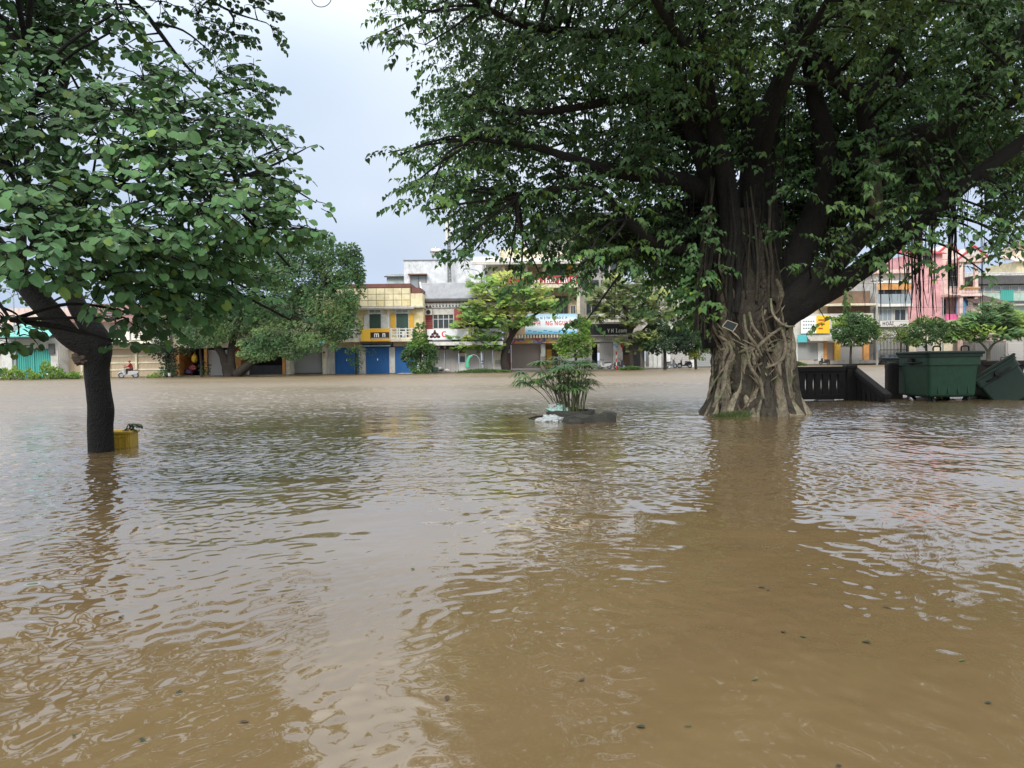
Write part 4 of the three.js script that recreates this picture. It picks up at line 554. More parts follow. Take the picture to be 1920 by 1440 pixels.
{ // three-storey cream building
  const h = new House('steel_merchant_building', 'cream three-storey building with deep eaves, columns and a red sign band', 'building', 1012, 90);
  h.box('wall', MT.beige, 944.5, 500, 1087, 642, -12, -1.2); h.box('wall', MT.paleCream, 912, 481, 944, 600, -12, -2); h.box('top_storey', MT.paleCream, 944.5, 470, 1087, 499.5, -12, -1.2); h.box('roof_block', MT.paleCream, 940, 462, 1010, 470, -10, -2);
  h.slope('eave', MT.offWhite, 890, 1092, 497, 1.6, 480, -2, 0.2); h.box('eave_edge', MT.offWhite, 888, 495.5, 1092, 499, 1.3, 1.7);
  for (const x of [943, 985, 1019, 1080]) h.box('column', MT.paleCream, x, 476, x + 6, 520, -0.1, 0.4);
  h.window(1027, 487, 1065, 520, -1.19, 4, 1, MT.brown, MT.glass); h.window(955, 487, 982, 520, -1.19, 3, 1, MT.brown, MT.glass); h.box('column_foot', MT.gold, 1066, 480, 1074, 520, -1.19, -0.7);
  h.box('balcony_slab', MT.paleCream, 944.5, 535.5, 1089, 541.5, -1.19, 0.9);
  h.sign('red_sign', 955, 519.5, 1087, 535, 0.75, (g, w, hh) => { g.fillStyle = '#b4283a'; g.fillRect(0, 0, w, hh); words(g, 'TÔN THÉP THU MỸ', w * 0.635, hh * 0.56, hh * 0.86, '#fff', 'bold', 'center', w * 0.71, 'serif'); }, 1024, 'red sign band lettered in white across the top balcony');
  h.box('column', MT.paleCream, 1082, 541.6, 1088, 590, -0.2, 0.5); h.box('column', MT.paleCream, 1008, 541.6, 1013, 590, -0.2, 0.5); h.window(1042, 554, 1068, 592, -1.19, 3, 1, MT.brown, MT.dark); h.window(1072, 572, 1082, 592, -1.19, 2, 1, MT.offWhite, MT.glass);
  h.sign('banner_sign', 985, 590, 1082, 627.5, 1.0, (g, w, hh) => { const q = g.createLinearGradient(0, 0, 0, hh); q.addColorStop(0, '#9ad0e8'); q.addColorStop(0.25, '#e8f4fa'); q.addColorStop(0.62, '#f4fafc'); q.addColorStop(0.8, '#bfe0f0'); q.addColorStop(1, '#58b4dc'); g.fillStyle = q; g.fillRect(0, 0, w, hh); words(g, 'NỘI THẤT CAO CẤP', w * 0.55, hh * 0.2, hh * 0.17, '#27478f', 'bold', 'center', w * 0.52); words(g, 'PHƯƠNG NGUYÊN', w * 0.57, hh * 0.46, hh * 0.3, '#d02a35', 'bold', 'center', w * 0.8); g.fillStyle = '#3f9fd0'; for (let i = 0; i < 9; i++) g.fillRect(w * (0.05 + 0.1 * i), hh * (0.8 + 0.05 * (i % 3)), w * 0.07, hh * 0.05); }, 768, 'sky blue and white banner sign with red letters');
  const st = []; for (let i = 0; i < 26; i++) st.push(h.geo(946 + i * 5.4, 628.5, 949 + i * 5.4, 634, 1.12, 1.17)); h.slope('awning', MT.brown, 945, 1087, 634, 1.1, 628, 0.0, 0.05); mesh('awning_stripes', st, MT.paleCream, h.o);
  h.sign('painted_band', 950, 634.5, 1086, 644, 0.6, (g, w, hh) => { g.fillStyle = '#efd7bd'; g.fillRect(0, 0, w, hh); for (let i = 0; i < 40; i++) { g.fillStyle = ['#e8694f', '#f3a56d', '#c8b7d8', '#7489c4', '#e9d06e'][i % 5]; g.beginPath(); g.ellipse(w * ((i * 0.137) % 1), hh * ((i * 0.61) % 1), hh * 0.7, hh * 0.28, i, 0, 7); g.fill(); } }, 512);
  h.ribs('shutter', MT.shutterBrown, 959, 645, 1014.5, 691, -0.4, 0.2, true, 0.03); h.box('pillar', MT.maroon, 945, 645, 958.5, 700, -3, 0); h.box('notice_board', MT.white, 949, 646, 956, 661, 0.01, 0.08);
  h.box('pillar', MT.white, 1015, 645, 1023, 668, -0.5, 0.02); h.box('pillar', MT.beige, 1015, 668.2, 1023, 698, -0.5, 0.0); h.box('back_wall', paint(lin(0.5, 0.38, 0.2)), 1023.5, 645, 1050, 696, -3, -2.5); h.box('crate_stack', MT.gold, 1026, 655, 1036, 690, -2.4, -1.5); h.box('cabinet', MT.brown, 1037, 660, 1049, 692, -2.4, -1.4);
  h.box('pillar', MT.concrete, 1050, 645, 1062, 698, -2, 0); h.ribs('folding_gate', MT.gateGrey, 1062.5, 646, 1080, 697, -0.3, 0.3, false); h.box('pillar', MT.grey, 1080.5, 645, 1096, 698, -2, 0.02); h.box('step', MT.concrete, 945, 692, 1096, 702, 0.05, 0.5);
}
{ // modern grey building rising behind
  const h = new House('dark_modern_building', 'dark grey modern building with glass top floor seen through the banyan leaves', 'building', 1080, 112);
  h.box('wall', MT.grey, 1005, 438, 1165, 660, -12, 0); h.box('roof_slab', MT.darkGrey, 1000, 404, 1150, 411, -12, 1.4); h.box('balcony_front', MT.glass, 1005, 426, 1150, 437.5, 0, 0.3); h.box('top_storey', MT.offWhite, 1010, 411.5, 1145, 437.5, -12, -1.5);
  for (let i = 0; i < 4; i++) h.window(1014 + i * 33, 413, 1043 + i * 33, 428, -1.49, 2, 1, MT.darkGrey, MT.glassPale); for (let k = 0; k < 3; k++) for (let i = 0; i < 4; i++) h.window(1092 + i * 18, 450 + k * 38, 1106 + i * 18, 474 + k * 38, 0.01, 2, 1, MT.darkGrey, MT.glass);
}
{ // concrete shop right of the cream building
  const h = new House('dark_sign_shop', 'grey concrete shop under a long black sign with white letters', 'shop', 1150, 92.5);
  h.box('wall', MT.concrete, 1097, 629, 1205, 641, -8, 0); h.box('wall', MT.offWhite, 1090, 540, 1205, 606, -8, -2); h.box('balcony_slab', MT.offWhite, 1090, 604, 1205, 607, -2, 0.4); for (let i = 0; i < 3; i++) h.window(1102 + i * 36, 560, 1124 + i * 36, 590, -1.99, 2, 1, MT.white, MT.glass); h.box('white_column', MT.white, 1126, 566, 1138, 606, -1.99, -1.5);
  h.sign('black_sign', 1090, 607.5, 1178, 628.5, 0.5, (g, w, hh) => { g.fillStyle = '#22272a'; g.fillRect(0, 0, w, hh); words(g, 'Y HẢI.com', w * 0.76, hh * 0.62, hh * 0.5, '#eef0ee', 'bold', 'center', w * 0.42); }, 512, 'black sign board with white letters');
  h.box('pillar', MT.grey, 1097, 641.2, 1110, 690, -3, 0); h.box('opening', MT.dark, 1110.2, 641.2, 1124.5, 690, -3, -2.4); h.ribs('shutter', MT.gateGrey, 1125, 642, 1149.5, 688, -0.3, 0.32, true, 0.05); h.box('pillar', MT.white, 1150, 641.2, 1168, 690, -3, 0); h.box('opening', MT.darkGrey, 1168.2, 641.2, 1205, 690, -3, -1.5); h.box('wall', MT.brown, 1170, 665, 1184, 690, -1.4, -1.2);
  h.box('step', MT.concrete, 1097, 687, 1205, 694, 0.05, 0.5);
}
{ // pale houses behind the round trees and the banyan
  const h = new House('pale_rear_houses', 'row of pale shuttered shop fronts half hidden behind the banyan trunk', 'shop row', 1350, 104);
  h.box('wall', MT.offWhite, 1206, 590, 1490, 650, -8, -0.5); h.box('side_wall', MT.concrete, 1150, 560, 1216, 694, -8, -3); h.box('upper_wall', MT.grey, 1206, 520, 1330, 589.5, -9, -1.5); h.box('upper_wall', MT.beige, 1330.3, 530, 1490, 589.5, -9, -1.4); h.box('ledge', MT.white, 1206, 588, 1490, 591, -1.4, 0.6);
  for (let i = 0; i < 7; i++) h.window(1216 + i * 38, 545, 1238 + i * 38, 578, -1.39, 2, 1, MT.white, MT.glass);
  for (let i = 0; i < 6; i++) { h.ribs('shutter', i % 2 ? MT.gateGrey : MT.shutterGrey, 1212 + i * 47, 650.5, 1248 + i * 47, 686, -0.6, 0.25, true); h.box('pillar', MT.white, 1249 + i * 47, 650.5, 1258 + i * 47, 690, -2, -0.4); }
  for (const x of [1216, 1224, 1232]) h.box('white_door', MT.white, x, 659, x + 7, 689, 0.2, 0.4);
}
{ // yellow-pillared shops right of the banyan
  const h = new House('yellow_pillar_shops', 'shops with orange pillars under a white and yellow sign right of the banyan', 'shop row', 1560, 117);
  h.box('wall', MT.offWhite, 1485, 588, 1640, 642, -9, -0.4); h.box('upper_wall', MT.brown, 1560, 545, 1640, 587.5, -9, -1.5); h.box('upper_wall', MT.beige, 1485, 540, 1559.7, 587.5, -9, -1.6); h.box('ledge', MT.paleCream, 1540, 570, 1645, 574, -1.4, 0.4);
  h.sign('white_yellow_sign', 1500, 592, 1554, 625, 0.4, (g, w, hh) => { g.fillStyle = '#eef0ee'; g.fillRect(0, 0, w, hh); g.fillStyle = '#f2c22c'; g.fillRect(w * 0.53, 0, w * 0.47, hh); g.fillStyle = '#6f7f86'; for (let i = 0; i < 5; i++) for (let k = 0; k < 3; k++) g.fillRect(w * (0.07 + i * 0.085), hh * (0.28 + k * 0.2), w * 0.055, hh * 0.07); g.fillStyle = '#b8541e'; for (let k = 0; k < 3; k++) g.fillRect(w * 0.6, hh * (0.2 + 0.24 * k), w * (0.3 - 0.07 * k), hh * 0.1); }, 256, 'white and yellow sign board');
  h.slope('awning', MT.grey, 1511, 1562, 639, 1.6, 628, 0, 0.06); h.box('awning_front', MT.offWhite, 1511, 633, 1562, 639.2, 1.55, 1.65); h.box('cyan_sign', plain(lin(0.1, 0.5, 0.55)), 1494, 627, 1511, 641, 0.3, 0.5);
  h.ribs('garage_door', MT.shutterGrey, 1498, 642.5, 1535, 674, -0.5, 0.5, false, 0.02); h.box('wall', MT.white, 1485, 642.5, 1497.5, 680, -2, -0.4); h.box('pillar', MT.white, 1535.5, 642.5, 1546, 680, -2, -0.35); h.box('pillar', MT.orange, 1546.2, 640, 1552, 680, -2, -0.2);
  h.ribs('shutter', MT.shutterBrown, 1552.5, 642.5, 1565.5, 676, -0.6, 0.25, true); h.box('pillar', MT.gold, 1566, 640, 1577, 680, -2, -0.2); h.ribs('shutter', MT.gateGrey, 1577.5, 648, 1620, 676, -0.6, 0.3, true, 0.06); h.box('lintel', MT.offWhite, 1577.5, 642.5, 1620, 647.7, -2, -0.3); h.box('pillar', MT.orange, 1620.5, 640, 1631, 680, -2, -0.2); h.box('step', MT.concrete, 1485, 676, 1640, 682, -0.1, 1.4);
}
{ // balconied white house with the dark fence
  const h = new House('balcony_house', 'white balconied house behind a dark iron fence', 'house', 1668, 119);
  h.box('wall', MT.offWhite, 1641, 515, 1702, 680, -9, 0); h.box('balcony_slab', MT.white, 1636, 571, 1703, 576, 0.01, 1.3); h.box('balcony_slab', MT.white, 1636, 528, 1703, 533, 0.01, 1.3); h.box('balcony_glass', MT.glassPale, 1637, 553, 1702, 570.5, 1.15, 1.22); h.box('balcony_front', MT.orange, 1637, 534, 1702, 545, 1.1, 1.2); h.box('roof_slab', MT.palePink, 1636, 508, 1704, 514.5, -9, 1.4);
  h.window(1646, 580, 1672, 606, 0.01, 3, 1, MT.white, MT.glassPale); h.window(1676, 580, 1698, 606, 0.01, 2, 1, MT.white, MT.glass); h.window(1646, 536, 1690, 560, 0.01, 4, 1, MT.white, MT.glass);
  h.sign('lettered_fascia', 1646, 601, 1700, 613, 0.6, (g, w, hh) => { g.fillStyle = '#d9d5cf'; g.fillRect(0, 0, w, hh); words(g, 'HOÀI', w * 0.28, hh * 0.52, hh * 0.85, '#3a2b33', 'bold', 'center', w * 0.4); }, 256);
}
{ // pink house
  const h = new House('pink_house', 'pink three-storey house with a gabled front and blue balcony curtain', 'house', 1768, 121);
  h.box('wall', MT.pink, 1703, 477, 1766, 684, -12, 0); h.box('wall', MT.palePink, 1766.3, 485, 1819, 684, -12, -1.6); h.slope('roof', MT.redRoof, 1696, 1770, 478, 0.6, 462, -5, 0.12, 22); h.window(1727, 478.5, 1742, 494, 0.01, 2, 1, MT.white, MT.dark);
  const gable = (x0, x1, yb, yt, z0, z1, m, name) => { const s = new THREE.Shape([new THREE.Vector2(h.X(x0), h.Y(yb)), new THREE.Vector2(h.X(x1), h.Y(yb)), new THREE.Vector2(h.X((x0 + x1) / 2), h.Y(yt))]); const g = new THREE.ExtrudeGeometry(s, { depth: z1 - z0, bevelEnabled: false }); g.translate(0, 0, z0); mesh(name, g, m, h.o); };
  gable(1752, 1826, 484, 456, -8, -1.7, MT.palePink, 'gable'); gable(1784, 1838, 488, 467, -1.5, 2, MT.palePink, 'porch_gable'); gable(1794, 1828, 485, 472, 2.01, 2.06, MT.offWhite, 'gable_panel');
  for (const [ax, ay, bx, by, z] of [[1750, 487, 1789, 455, -1.6], [1789, 455, 1830, 487, -1.6], [1781, 490, 1811, 466, 2.05], [1811, 466, 1841, 490, 2.05]]) mesh('bargeboard', tube([V(h.X(ax), h.Y(ay), z), V(h.X(bx), h.Y(by), z)], [0.18, 0.18], 4, 1), MT.redRoof, h.o);
  h.box('porch_beam', MT.palePink, 1784, 488.3, 1838, 495, -1.55, 2); h.window(1787, 497, 1808, 537, -1.59, 2, 2, MT.offWhite, MT.glass);
  for (const x of [1787, 1815]) { h.box('column', MT.palePink, x, 495.2, x + 6, 553, 1.2, 1.7); h.box('column', MT.palePink, x, 558.2, x + 6, 684, 1.2, 1.7); }
  h.box('balcony_slab', MT.palePink, 1764, 553.2, 1826, 558, -1.55, 2); h.box('side_slab', MT.palePink, 1763, 553.2, 1786, 556, 2.01, 2.2); const bal = []; for (let i = 0; i < 12; i++) { const q = new THREE.LatheGeometry([[0.05, 0], [0.12, 0.2], [0.05, 0.5], [0.1, 0.8]].map(([a, b]) => new THREE.Vector2(a, b)), 8); q.translate(h.X(1790 + i * 2.7), h.Y(552.8), 1.75); bal.push(q); } mesh('baluster', bal, MT.palePink, h.o); h.box('balcony_rail', MT.orange, 1786, 541, 1823, 544, 1.6, 1.95);
  h.window(1770, 560, 1784, 590, -1.59, 1, 2, MT.offWhite, MT.dark); const cu = []; for (let i = 0; i < 9; i++) { const x = 1787 + i * 2.3; cu.push(tube([V(h.X(x + 1), h.Y(558.5), 1.0), V(h.X(x), h.Y(576), 1.06), V(h.X(x * 0.94 + 1798 * 0.06), h.Y(592), 1.0)], [0.13, 0.13, 0.15], 6, 4)); } mesh('curtain', cu, plain(lin(0.2, 0.38, 0.66), { roughness: 0.95 }), h.o);
  h.box('magenta_band', MT.magenta, 1768, 590, 1809, 601, 0.6, 0.9); h.box('balcony_slab', MT.palePink, 1764, 601.3, 1826, 605, -1.55, 1.9);
  h.ribs('folding_gate', MT.shutterBrown, 1785, 630, 1806, 676, -0.9, 0.25, false); h.box('pillar', MT.cream, 1806.3, 606, 1813, 684, -1.5, 0.4); h.box('ground_wall', MT.paleCream, 1703, 606, 1784, 684, 0.01, 0.3); h.ribs('shutter', MT.gateGrey, 1716, 645, 1745, 678, 0.35, 0.3, true);
}
{ // houses at the right edge
  const h = new House('brown_roof_house', 'low house with a brown pitched roof beside the pink house', 'house', 1858, 118);
  h.slope('roof', MT.tileBrown, 1820, 1888, 570, 0.8, 540, -6, 0.12, 30, 0, 34); h.box('wall', MT.palePink, 1824, 572, 1886, 640, -8, 0); h.box('wall', MT.grey, 1824, 640.3, 1886, 682, -8, -0.05); for (const x of [1828, 1857]) h.ribs('shutter', MT.gateGrey, x, 644, x + 25, 676, 0.02, 0.3, false, 0.04); h.window(1840, 585, 1862, 605, 0.01, 2, 1, MT.white, MT.glass);
  const k = new House('strip_window_building', 'long pale green building with a window strip and dark roof terrace at the right edge', 'building', 1925, 122);
  k.box('wall', MT.mint, 1845, 546, 2080, 640, -10, -3); k.box('window_wall', MT.offWhite, 1845, 531, 2080, 545.7, -10, -3.2); for (let i = 0; i < 11; i++) k.window(1850 + i * 17, 532, 1865 + i * 17, 544, -3.19, 1, 1, MT.white, MT.glassPale); k.box('roof_band', MT.darkGrey, 1838, 514, 2090, 530, -10, -2); k.box('terrace', MT.offWhite, 1845, 505.5, 2080, 513.5, -9, -6);
  const rl = [k.geo(1845, 504, 2080, 505.3, -5, -4.9)]; for (let i = 0; i < 30; i++) rl.push(k.geo(1846 + i * 8, 505, 1847 + i * 8, 513.7, -5, -4.9)); mesh('terrace_railing', rl, MT.white, k.o); k.ribs('teal_shutter', MT.teal, 1897, 540.5, 1922, 562, -2.9, 0.3, false); k.box('ledge', MT.darkGrey, 1880, 562.5, 2080, 567, -2.9, -1.8); k.box('ledge', MT.offWhite, 1880, 567.5, 2080, 571, -2.9, -1.9);
  k.box('ground_wall', MT.grey, 1886.5, 620, 2080, 682, -3, -0.1); for (let i = 0; i < 5; i++) k.ribs('shutter', MT.gateGrey, 1890 + i * 34, 642, 1918 + i * 34, 676, -0.05, 0.3, true, 0.04);
  const c = new House('cream_gabled_house', 'tall cream house with a stepped roof at the right edge', 'house', 1945, 134); c.box('wall', MT.cream, 1905, 490, 2020, 640, -9, 0); c.slope('roof', MT.palePink, 1898, 2028, 492, 0.8, 470, -5, 0.15); c.box('attic', MT.paleCream, 1918, 458, 2000, 480, -6, -2); c.slope('attic_roof', MT.tileRed, 1912, 2006, 460, -1.4, 446, -5, 0.15);
}
{ // lamp posts and power poles on the far bank
  const post = (px, top, d, label, arm) => { const p = at(px, lineY(px, d), d); p.y = 0; const s = d / F, H = (lineY(px, d) - top) * s, t = thing('street_lamp', label, 'street lamp', p); mesh('pole', tube([V(0, -0.2, 0), V(0, H * 0.5, 0), V(0, H, 0)], [0.11, 0.08, 0.06], 10, 6), MT.lampGrey, t); mesh('base_sleeve', (() => { const g = new THREE.CylinderGeometry(0.16, 0.2, 0.9, 12); g.translate(0, 0.45, 0); return g; })(), MT.lampGrey, t); for (const y of [0.95, 1.25]) mesh('collar', (() => { const g = new THREE.CylinderGeometry(0.15, 0.15, 0.1, 12); g.translate(0, y, 0); return g; })(), MT.iron, t); mesh('arm', tube([V(0, H - 0.02, 0), V(arm * 0.3, H + 0.6, 0.1), V(arm * 1.3, H + 0.85, 0.5)], [0.05, 0.045, 0.04], 8, 10), MT.lampGrey, t); mesh('lamp_head', (() => { const g = rbox(-0.35, -0.06, -0.14, 0.35, 0.08, 0.14, 0.05); g.translate(arm * 1.6, H + 0.85, 0.55); return g; })(), MT.lampGrey, t); };
  post(30, 560, 74.2, 'grey street lamp in front of the teal folding gate', -1); post(905, 520, 82, 'slim grey street lamp beside the yellow-green spreading tree', -1); post(1768, 530, 118.5, 'grey street lamp in front of the pink house', -1);
  { const d = 114, px = 1644, p = at(px, lineY(px, d), d); p.y = 0; const t = thing('power_pole', 'grey concrete power pole in front of the balconied house', 'utility pole', p), H = (lineY(px, d) - 520) * d / F; mesh('pole', tube([V(0, -0.2, 0), V(0, H, 0)], [0.17, 0.12], 10, 4), MT.concrete, t); mesh('crossarm', box(-0.9, H - 0.7, -0.06, 0.9, H - 0.55, 0.06), MT.iron, t); for (const x of [-0.8, -0.3, 0.3, 0.8]) mesh('insulator', (() => { const g = new THREE.CylinderGeometry(0.05, 0.07, 0.2, 8); g.translate(x, H - 0.45, 0); return g; })(), MT.white, t); mesh('meter_box', box(-0.25, 2.2, 0.17, 0.25, 3.1, 0.4), MT.lampGrey, t); }
  const wire = (a, b, sag, label) => { const m = a.clone().lerp(b, 0.5); m.y -= sag; tag(mesh('power_line', tube([a, a.clone().lerp(m, 0.5).add(V(0, -sag * 0.22, 0)), m, b.clone().lerp(m, 0.5).add(V(0, -sag * 0.22, 0)), b], [0.02], 4, 30), MT.iron), label, 'cable'); };
  wire(at(1500, 533, 115), at(1920, 512, 122), 0.5, 'upper black power line across the front of the pink house'); wire(at(1500, 566, 115), at(1920, 570, 119), 0.7, 'lower black power line across the middle of the pink house'); wire(at(1640, 600, 114.5), at(1780, 600, 118), 0.3, 'short black power line below the balcony of the white house');
  // a curl of cable hanging into the top of the picture
  const c = []; for (let i = 0; i <= 24; i++) { const a = -2.6 + i / 24 * 5.0; c.push(at(602 + 19 * Math.sin(a) * (a > 0 ? 1 : 0.95), -4 + 17 * Math.cos(a), 7)); } tag(mesh('cable_loop', tube([at(560, -120, 7), ...c.slice(2), at(650, -110, 7)], [0.004], 5, 90), MT.iron), 'thin dark loop of cable hanging in at the top edge', 'cable');
}

// ---------------------------------------------------------------- trees and shrubs of the far bank
const tuft = (() => { const r = rng(8), g = []; for (let i = 0; i < 5; i++) { const q = ovalLeaf.toNonIndexed(); q.scale(0.62, 0.75, 0.75); q.rotateX(-0.9 + 1.2 * r()); q.rotateY(i * 1.26 + r()); q.translate((r() - .5) * 0.5, (r() - .5) * 0.35, (r() - .5) * 0.5); g.push(clean(q)); } return mergeGeometries(g); })();
const feather = (() => { const g = []; for (let i = 0; i < 6; i++) for (const s of [-1, 1]) { const q = ovalLeaf.toNonIndexed(); q.scale(0.34, 0.5, 0.4); q.rotateZ(-s * 1.1); q.rotateX(-0.25); q.translate(0, i * 0.19 - 0.3, 0); g.push(clean(q)); } return mergeGeometries(g); })();
// blobs: [x, y, half width, half height] in pixels; the crown is as deep as it is wide
function farTree(o) {
  const r = rng(o.seed), d = o.d, s = d / F, p = at(o.px, lineY(o.px, d), d); p.y = 0;
  const t = thing(o.name || 'street_tree', o.label, o.category || 'tree', p, 0, o.group), L = (x, y, z = 0) => V((x - o.px) * s, (lineY(o.px, d) - y) * s, z);
  const bark = barkMat(o.bark || lin(0.06, 0.05, 0.042)), sk = [];
  o.limbs.forEach((l, i) => { const pts = l.map(([x, y, , z]) => L(x, y, z || 0)), R = l.map(q => q[2] * s); mesh(i ? 'limb' : 'trunk', tube(pts, R, 9, pts.length * 5, 0.2, i + o.seed), bark, t); sk.push(...sample(pts, 4).slice(2)); });
  const list = [], thin = [];
  for (const [x, y, rx, ry, zz] of o.blobs) {
    const c = L(x, y, zz || 0), RX = rx * s, RY = ry * s, RZ = Math.min(RX, o.depth || 3); reach(sk, c, 0.09, r, thin);
    const n = Math.round((o.density || 1) * rx * ry * 0.62);
    for (let i = 0; i < n; i++) {
      const q = inBall(r).normalize().multiplyScalar(0.35 + 0.68 * Math.pow(r(), 0.5)), w = V(c.x + q.x * RX, c.y + q.y * RY, c.z + q.z * RZ);
      if (noise3(w.x * 0.9 + o.seed, w.y * 1.1, w.z * 0.9) < -0.32) continue;
      const g = (0.7 + 0.6 * r()) * (1 + 0.5 * noise3(w.x * 0.7, w.y * 0.9, w.z * 0.7 + o.seed)), y2 = clamp(noise3(w.x * 0.5 + 7, w.y * 0.6, o.seed) + 0.3 * r() - 0.05 + (o.tips || 0) * q.y, 0, 1), c2 = o.color.clone().lerp(o.color2, y2).multiplyScalar(g);
      const size = (o.leaf || 5) * s * (0.7 + 0.6 * r());
      if (o.feather) leafAt(w, V(q.x + r() - .5, 0.05 + 0.3 * q.y + 0.5 * (r() - .6), q.z + r() - .5), V(0.5 * (r() - .5), 1, 0.9), size, c2, list);
      else leafAt(w, V(q.x + r() - .5, q.y * 0.6 + r() - .7, q.z + r() - .5), V(r() - .5, 0.8, r() * 0.8), size, c2, list);
    }
  }
  if (thin.length) mesh('branches', thin, bark, t);
  const im = addLeaves(t, o.feather ? feather : tuft, list, 0, 'crown'); return t;
}
const G = { deep: lin(0.03, 0.075, 0.032), mid: lin(0.065, 0.15, 0.04), grey: lin(0.095, 0.2, 0.07), greyLight: lin(0.22, 0.34, 0.12), bright: lin(0.14, 0.27, 0.04), lime: lin(0.27, 0.40, 0.06), yellowish: lin(0.36, 0.40, 0.07), olive: lin(0.14, 0.18, 0.05) };
farTree({ seed: 21, px: 428, d: 74, label: 'large spreading grey-green tree with several leaning stems left of the yellow house', depth: 5, color: G.grey, color2: G.greyLight, leaf: 5, density: 1.6,
  limbs: [[[432, 716, 12], [428, 690, 11], [418, 665, 7], [405, 645, 6], [380, 610, 4]], [[436, 705, 9], [434, 670, 7], [438, 640, 6], [460, 580, 5], [500, 520, 4]], [[440, 704, 9], [460, 690, 8], [480, 676, 7], [520, 668, 5], [560, 640, 4], [600, 590, 4, 1], [620, 520, 3, 1]], [[430, 672, 5], [445, 650, 4], [470, 640, 3]]],
  blobs: [[600, 470, 52, 34], [640, 500, 46, 40], [655, 545, 34, 38], [620, 570, 56, 40], [560, 520, 60, 50], [500, 500, 60, 44], [520, 570, 62, 44], [580, 620, 62, 30], [640, 615, 40, 24], [600, 645, 48, 18, 1.5], [520, 640, 42, 28, 1.5], [500, 655, 40, 24, 2], [440, 590, 60, 50], [380, 580, 62, 50], [400, 625, 50, 26, 2], [330, 570, 50, 44], [420, 520, 60, 46], [340, 505, 56, 46], [660, 480, 20, 24], [676, 520, 12, 20], [545, 455, 34, 18], [560, 660, 26, 16, 2]] });
farTree({ seed: 22, px: 316, d: 74.5, name: 'dark_shrub', category: 'shrub', label: 'dark leafy shrub on the bank beside the beige gates', color: G.deep, color2: G.grey, leaf: 4.5, depth: 1.6, limbs: [[[316, 714, 2.5], [316, 690, 2], [312, 650, 1.5]]], blobs: [[306, 655, 26, 24], [325, 640, 28, 24], [318, 690, 16, 22], [296, 640, 22, 26]] });
farTree({ seed: 23, px: 372, d: 74.5, name: 'shrub', category: 'shrub', label: 'small dark pot plant before the open stall', color: G.deep, color2: G.mid, leaf: 3.5, depth: 1, limbs: [[[378, 712, 3], [378, 680, 2.4], [376, 652, 2]]], blobs: [[384, 690, 10, 14], [362, 640, 24, 16], [352, 652, 16, 14]] });
farTree({ seed: 24, px: 948, d: 82, label: 'yellow-green spreading tree with a leaning dark trunk before the cream building', feather: true, color: G.bright, color2: G.yellowish, tips: 0.35, leaf: 8, depth: 5, density: 0.62, bark: lin(0.045, 0.036, 0.03),
  limbs: [[[950, 702, 8.5], [947, 688, 8], [945, 672, 7], [949, 655, 6], [960, 630, 5.2], [975, 612, 4], [990, 598, 3]], [[948, 660, 4.5], [930, 640, 3.5], [905, 615, 3], [880, 600, 2]], [[960, 632, 4], [955, 600, 3], [940, 565, 2.5]], [[985, 602, 3], [1010, 588, 2], [1028, 580, 1.4]]],
  blobs: [[880, 610, 34, 12], [905, 590, 40, 12], [930, 570, 46, 14], [960, 552, 50, 14], [990, 570, 46, 14], [1018, 577, 28, 9], [900, 628, 40, 12], [950, 600, 56, 16], [985, 600, 20, 8], [870, 648, 24, 8], [915, 646, 34, 10], [925, 545, 40, 14], [960, 525, 42, 16], [1000, 545, 34, 12], [860, 630, 20, 9], [915, 628, 30, 9], [905, 530, 28, 14], [1025, 565, 22, 10], [880, 575, 22, 9]] });
farTree({ seed: 25, px: 789, d: 77.5, name: 'conical_shrub', category: 'shrub', label: 'dense green conical shrub in front of the right blue door', color: G.mid, color2: G.bright, leaf: 5.4, depth: 1.6, density: 1.5, limbs: [[[790, 708, 2.5], [789, 680, 2], [788, 640, 1.4]]], blobs: [[788, 632, 14, 20], [786, 655, 24, 18], [800, 668, 22, 20], [772, 668, 18, 18], [790, 688, 20, 14], [808, 655, 10, 12], [790, 612, 8, 8]] });
farTree({ seed: 26, px: 668, d: 77.5, name: 'sapling', category: 'sapling', label: 'thin leafy sapling in front of the left blue door', color: G.mid, color2: G.greyLight, leaf: 3.4, depth: 1.2, density: 0.9, limbs: [[[668, 707, 1.8], [668, 680, 1.5], [668, 652, 1]]], blobs: [[664, 668, 14, 18], [672, 684, 8, 14], [672, 654, 12, 8], [692, 658, 14, 8], [656, 658, 8, 8]] });
farTree({ seed: 27, px: 1080, d: 82, label: 'bright lime-green rounded tree rising behind the potted sedge', color: G.bright, color2: G.lime, tips: 0.3, leaf: 5.4, depth: 1.9, density: 1.6, limbs: [[[1080, 706, 3], [1080, 680, 2.6], [1078, 650, 2]]], blobs: [[1082, 622, 24, 20], [1092, 606, 16, 12], [1070, 640, 22, 18], [1096, 645, 20, 18], [1055, 648, 14, 14], [1080, 660, 30, 10]] });
farTree({ seed: 28, px: 1182, d: 88, label: 'airy tree with feathery light leaves above the black sign', feather: true, color: G.olive, color2: G.yellowish, tips: 0.2, leaf: 10, depth: 4, density: 0.5, limbs: [[[1186, 700, 5], [1184, 670, 4.4], [1182, 630, 4], [1176, 590, 3], [1160, 550, 2]], [[1182, 630, 3], [1200, 580, 2.4], [1230, 550, 1.6]], [[1184, 650, 2.4], [1206, 620, 2], [1240, 590, 1.5]]], blobs: [[1150, 545, 40, 16], [1180, 530, 44, 18], [1215, 555, 44, 16], [1240, 580, 36, 14], [1160, 575, 40, 14], [1130, 560, 30, 14], [1195, 600, 36, 12], [1210, 630, 30, 10], [1190, 655, 14, 8], [1170, 640, 14, 8], [1130, 590, 24, 10]] });
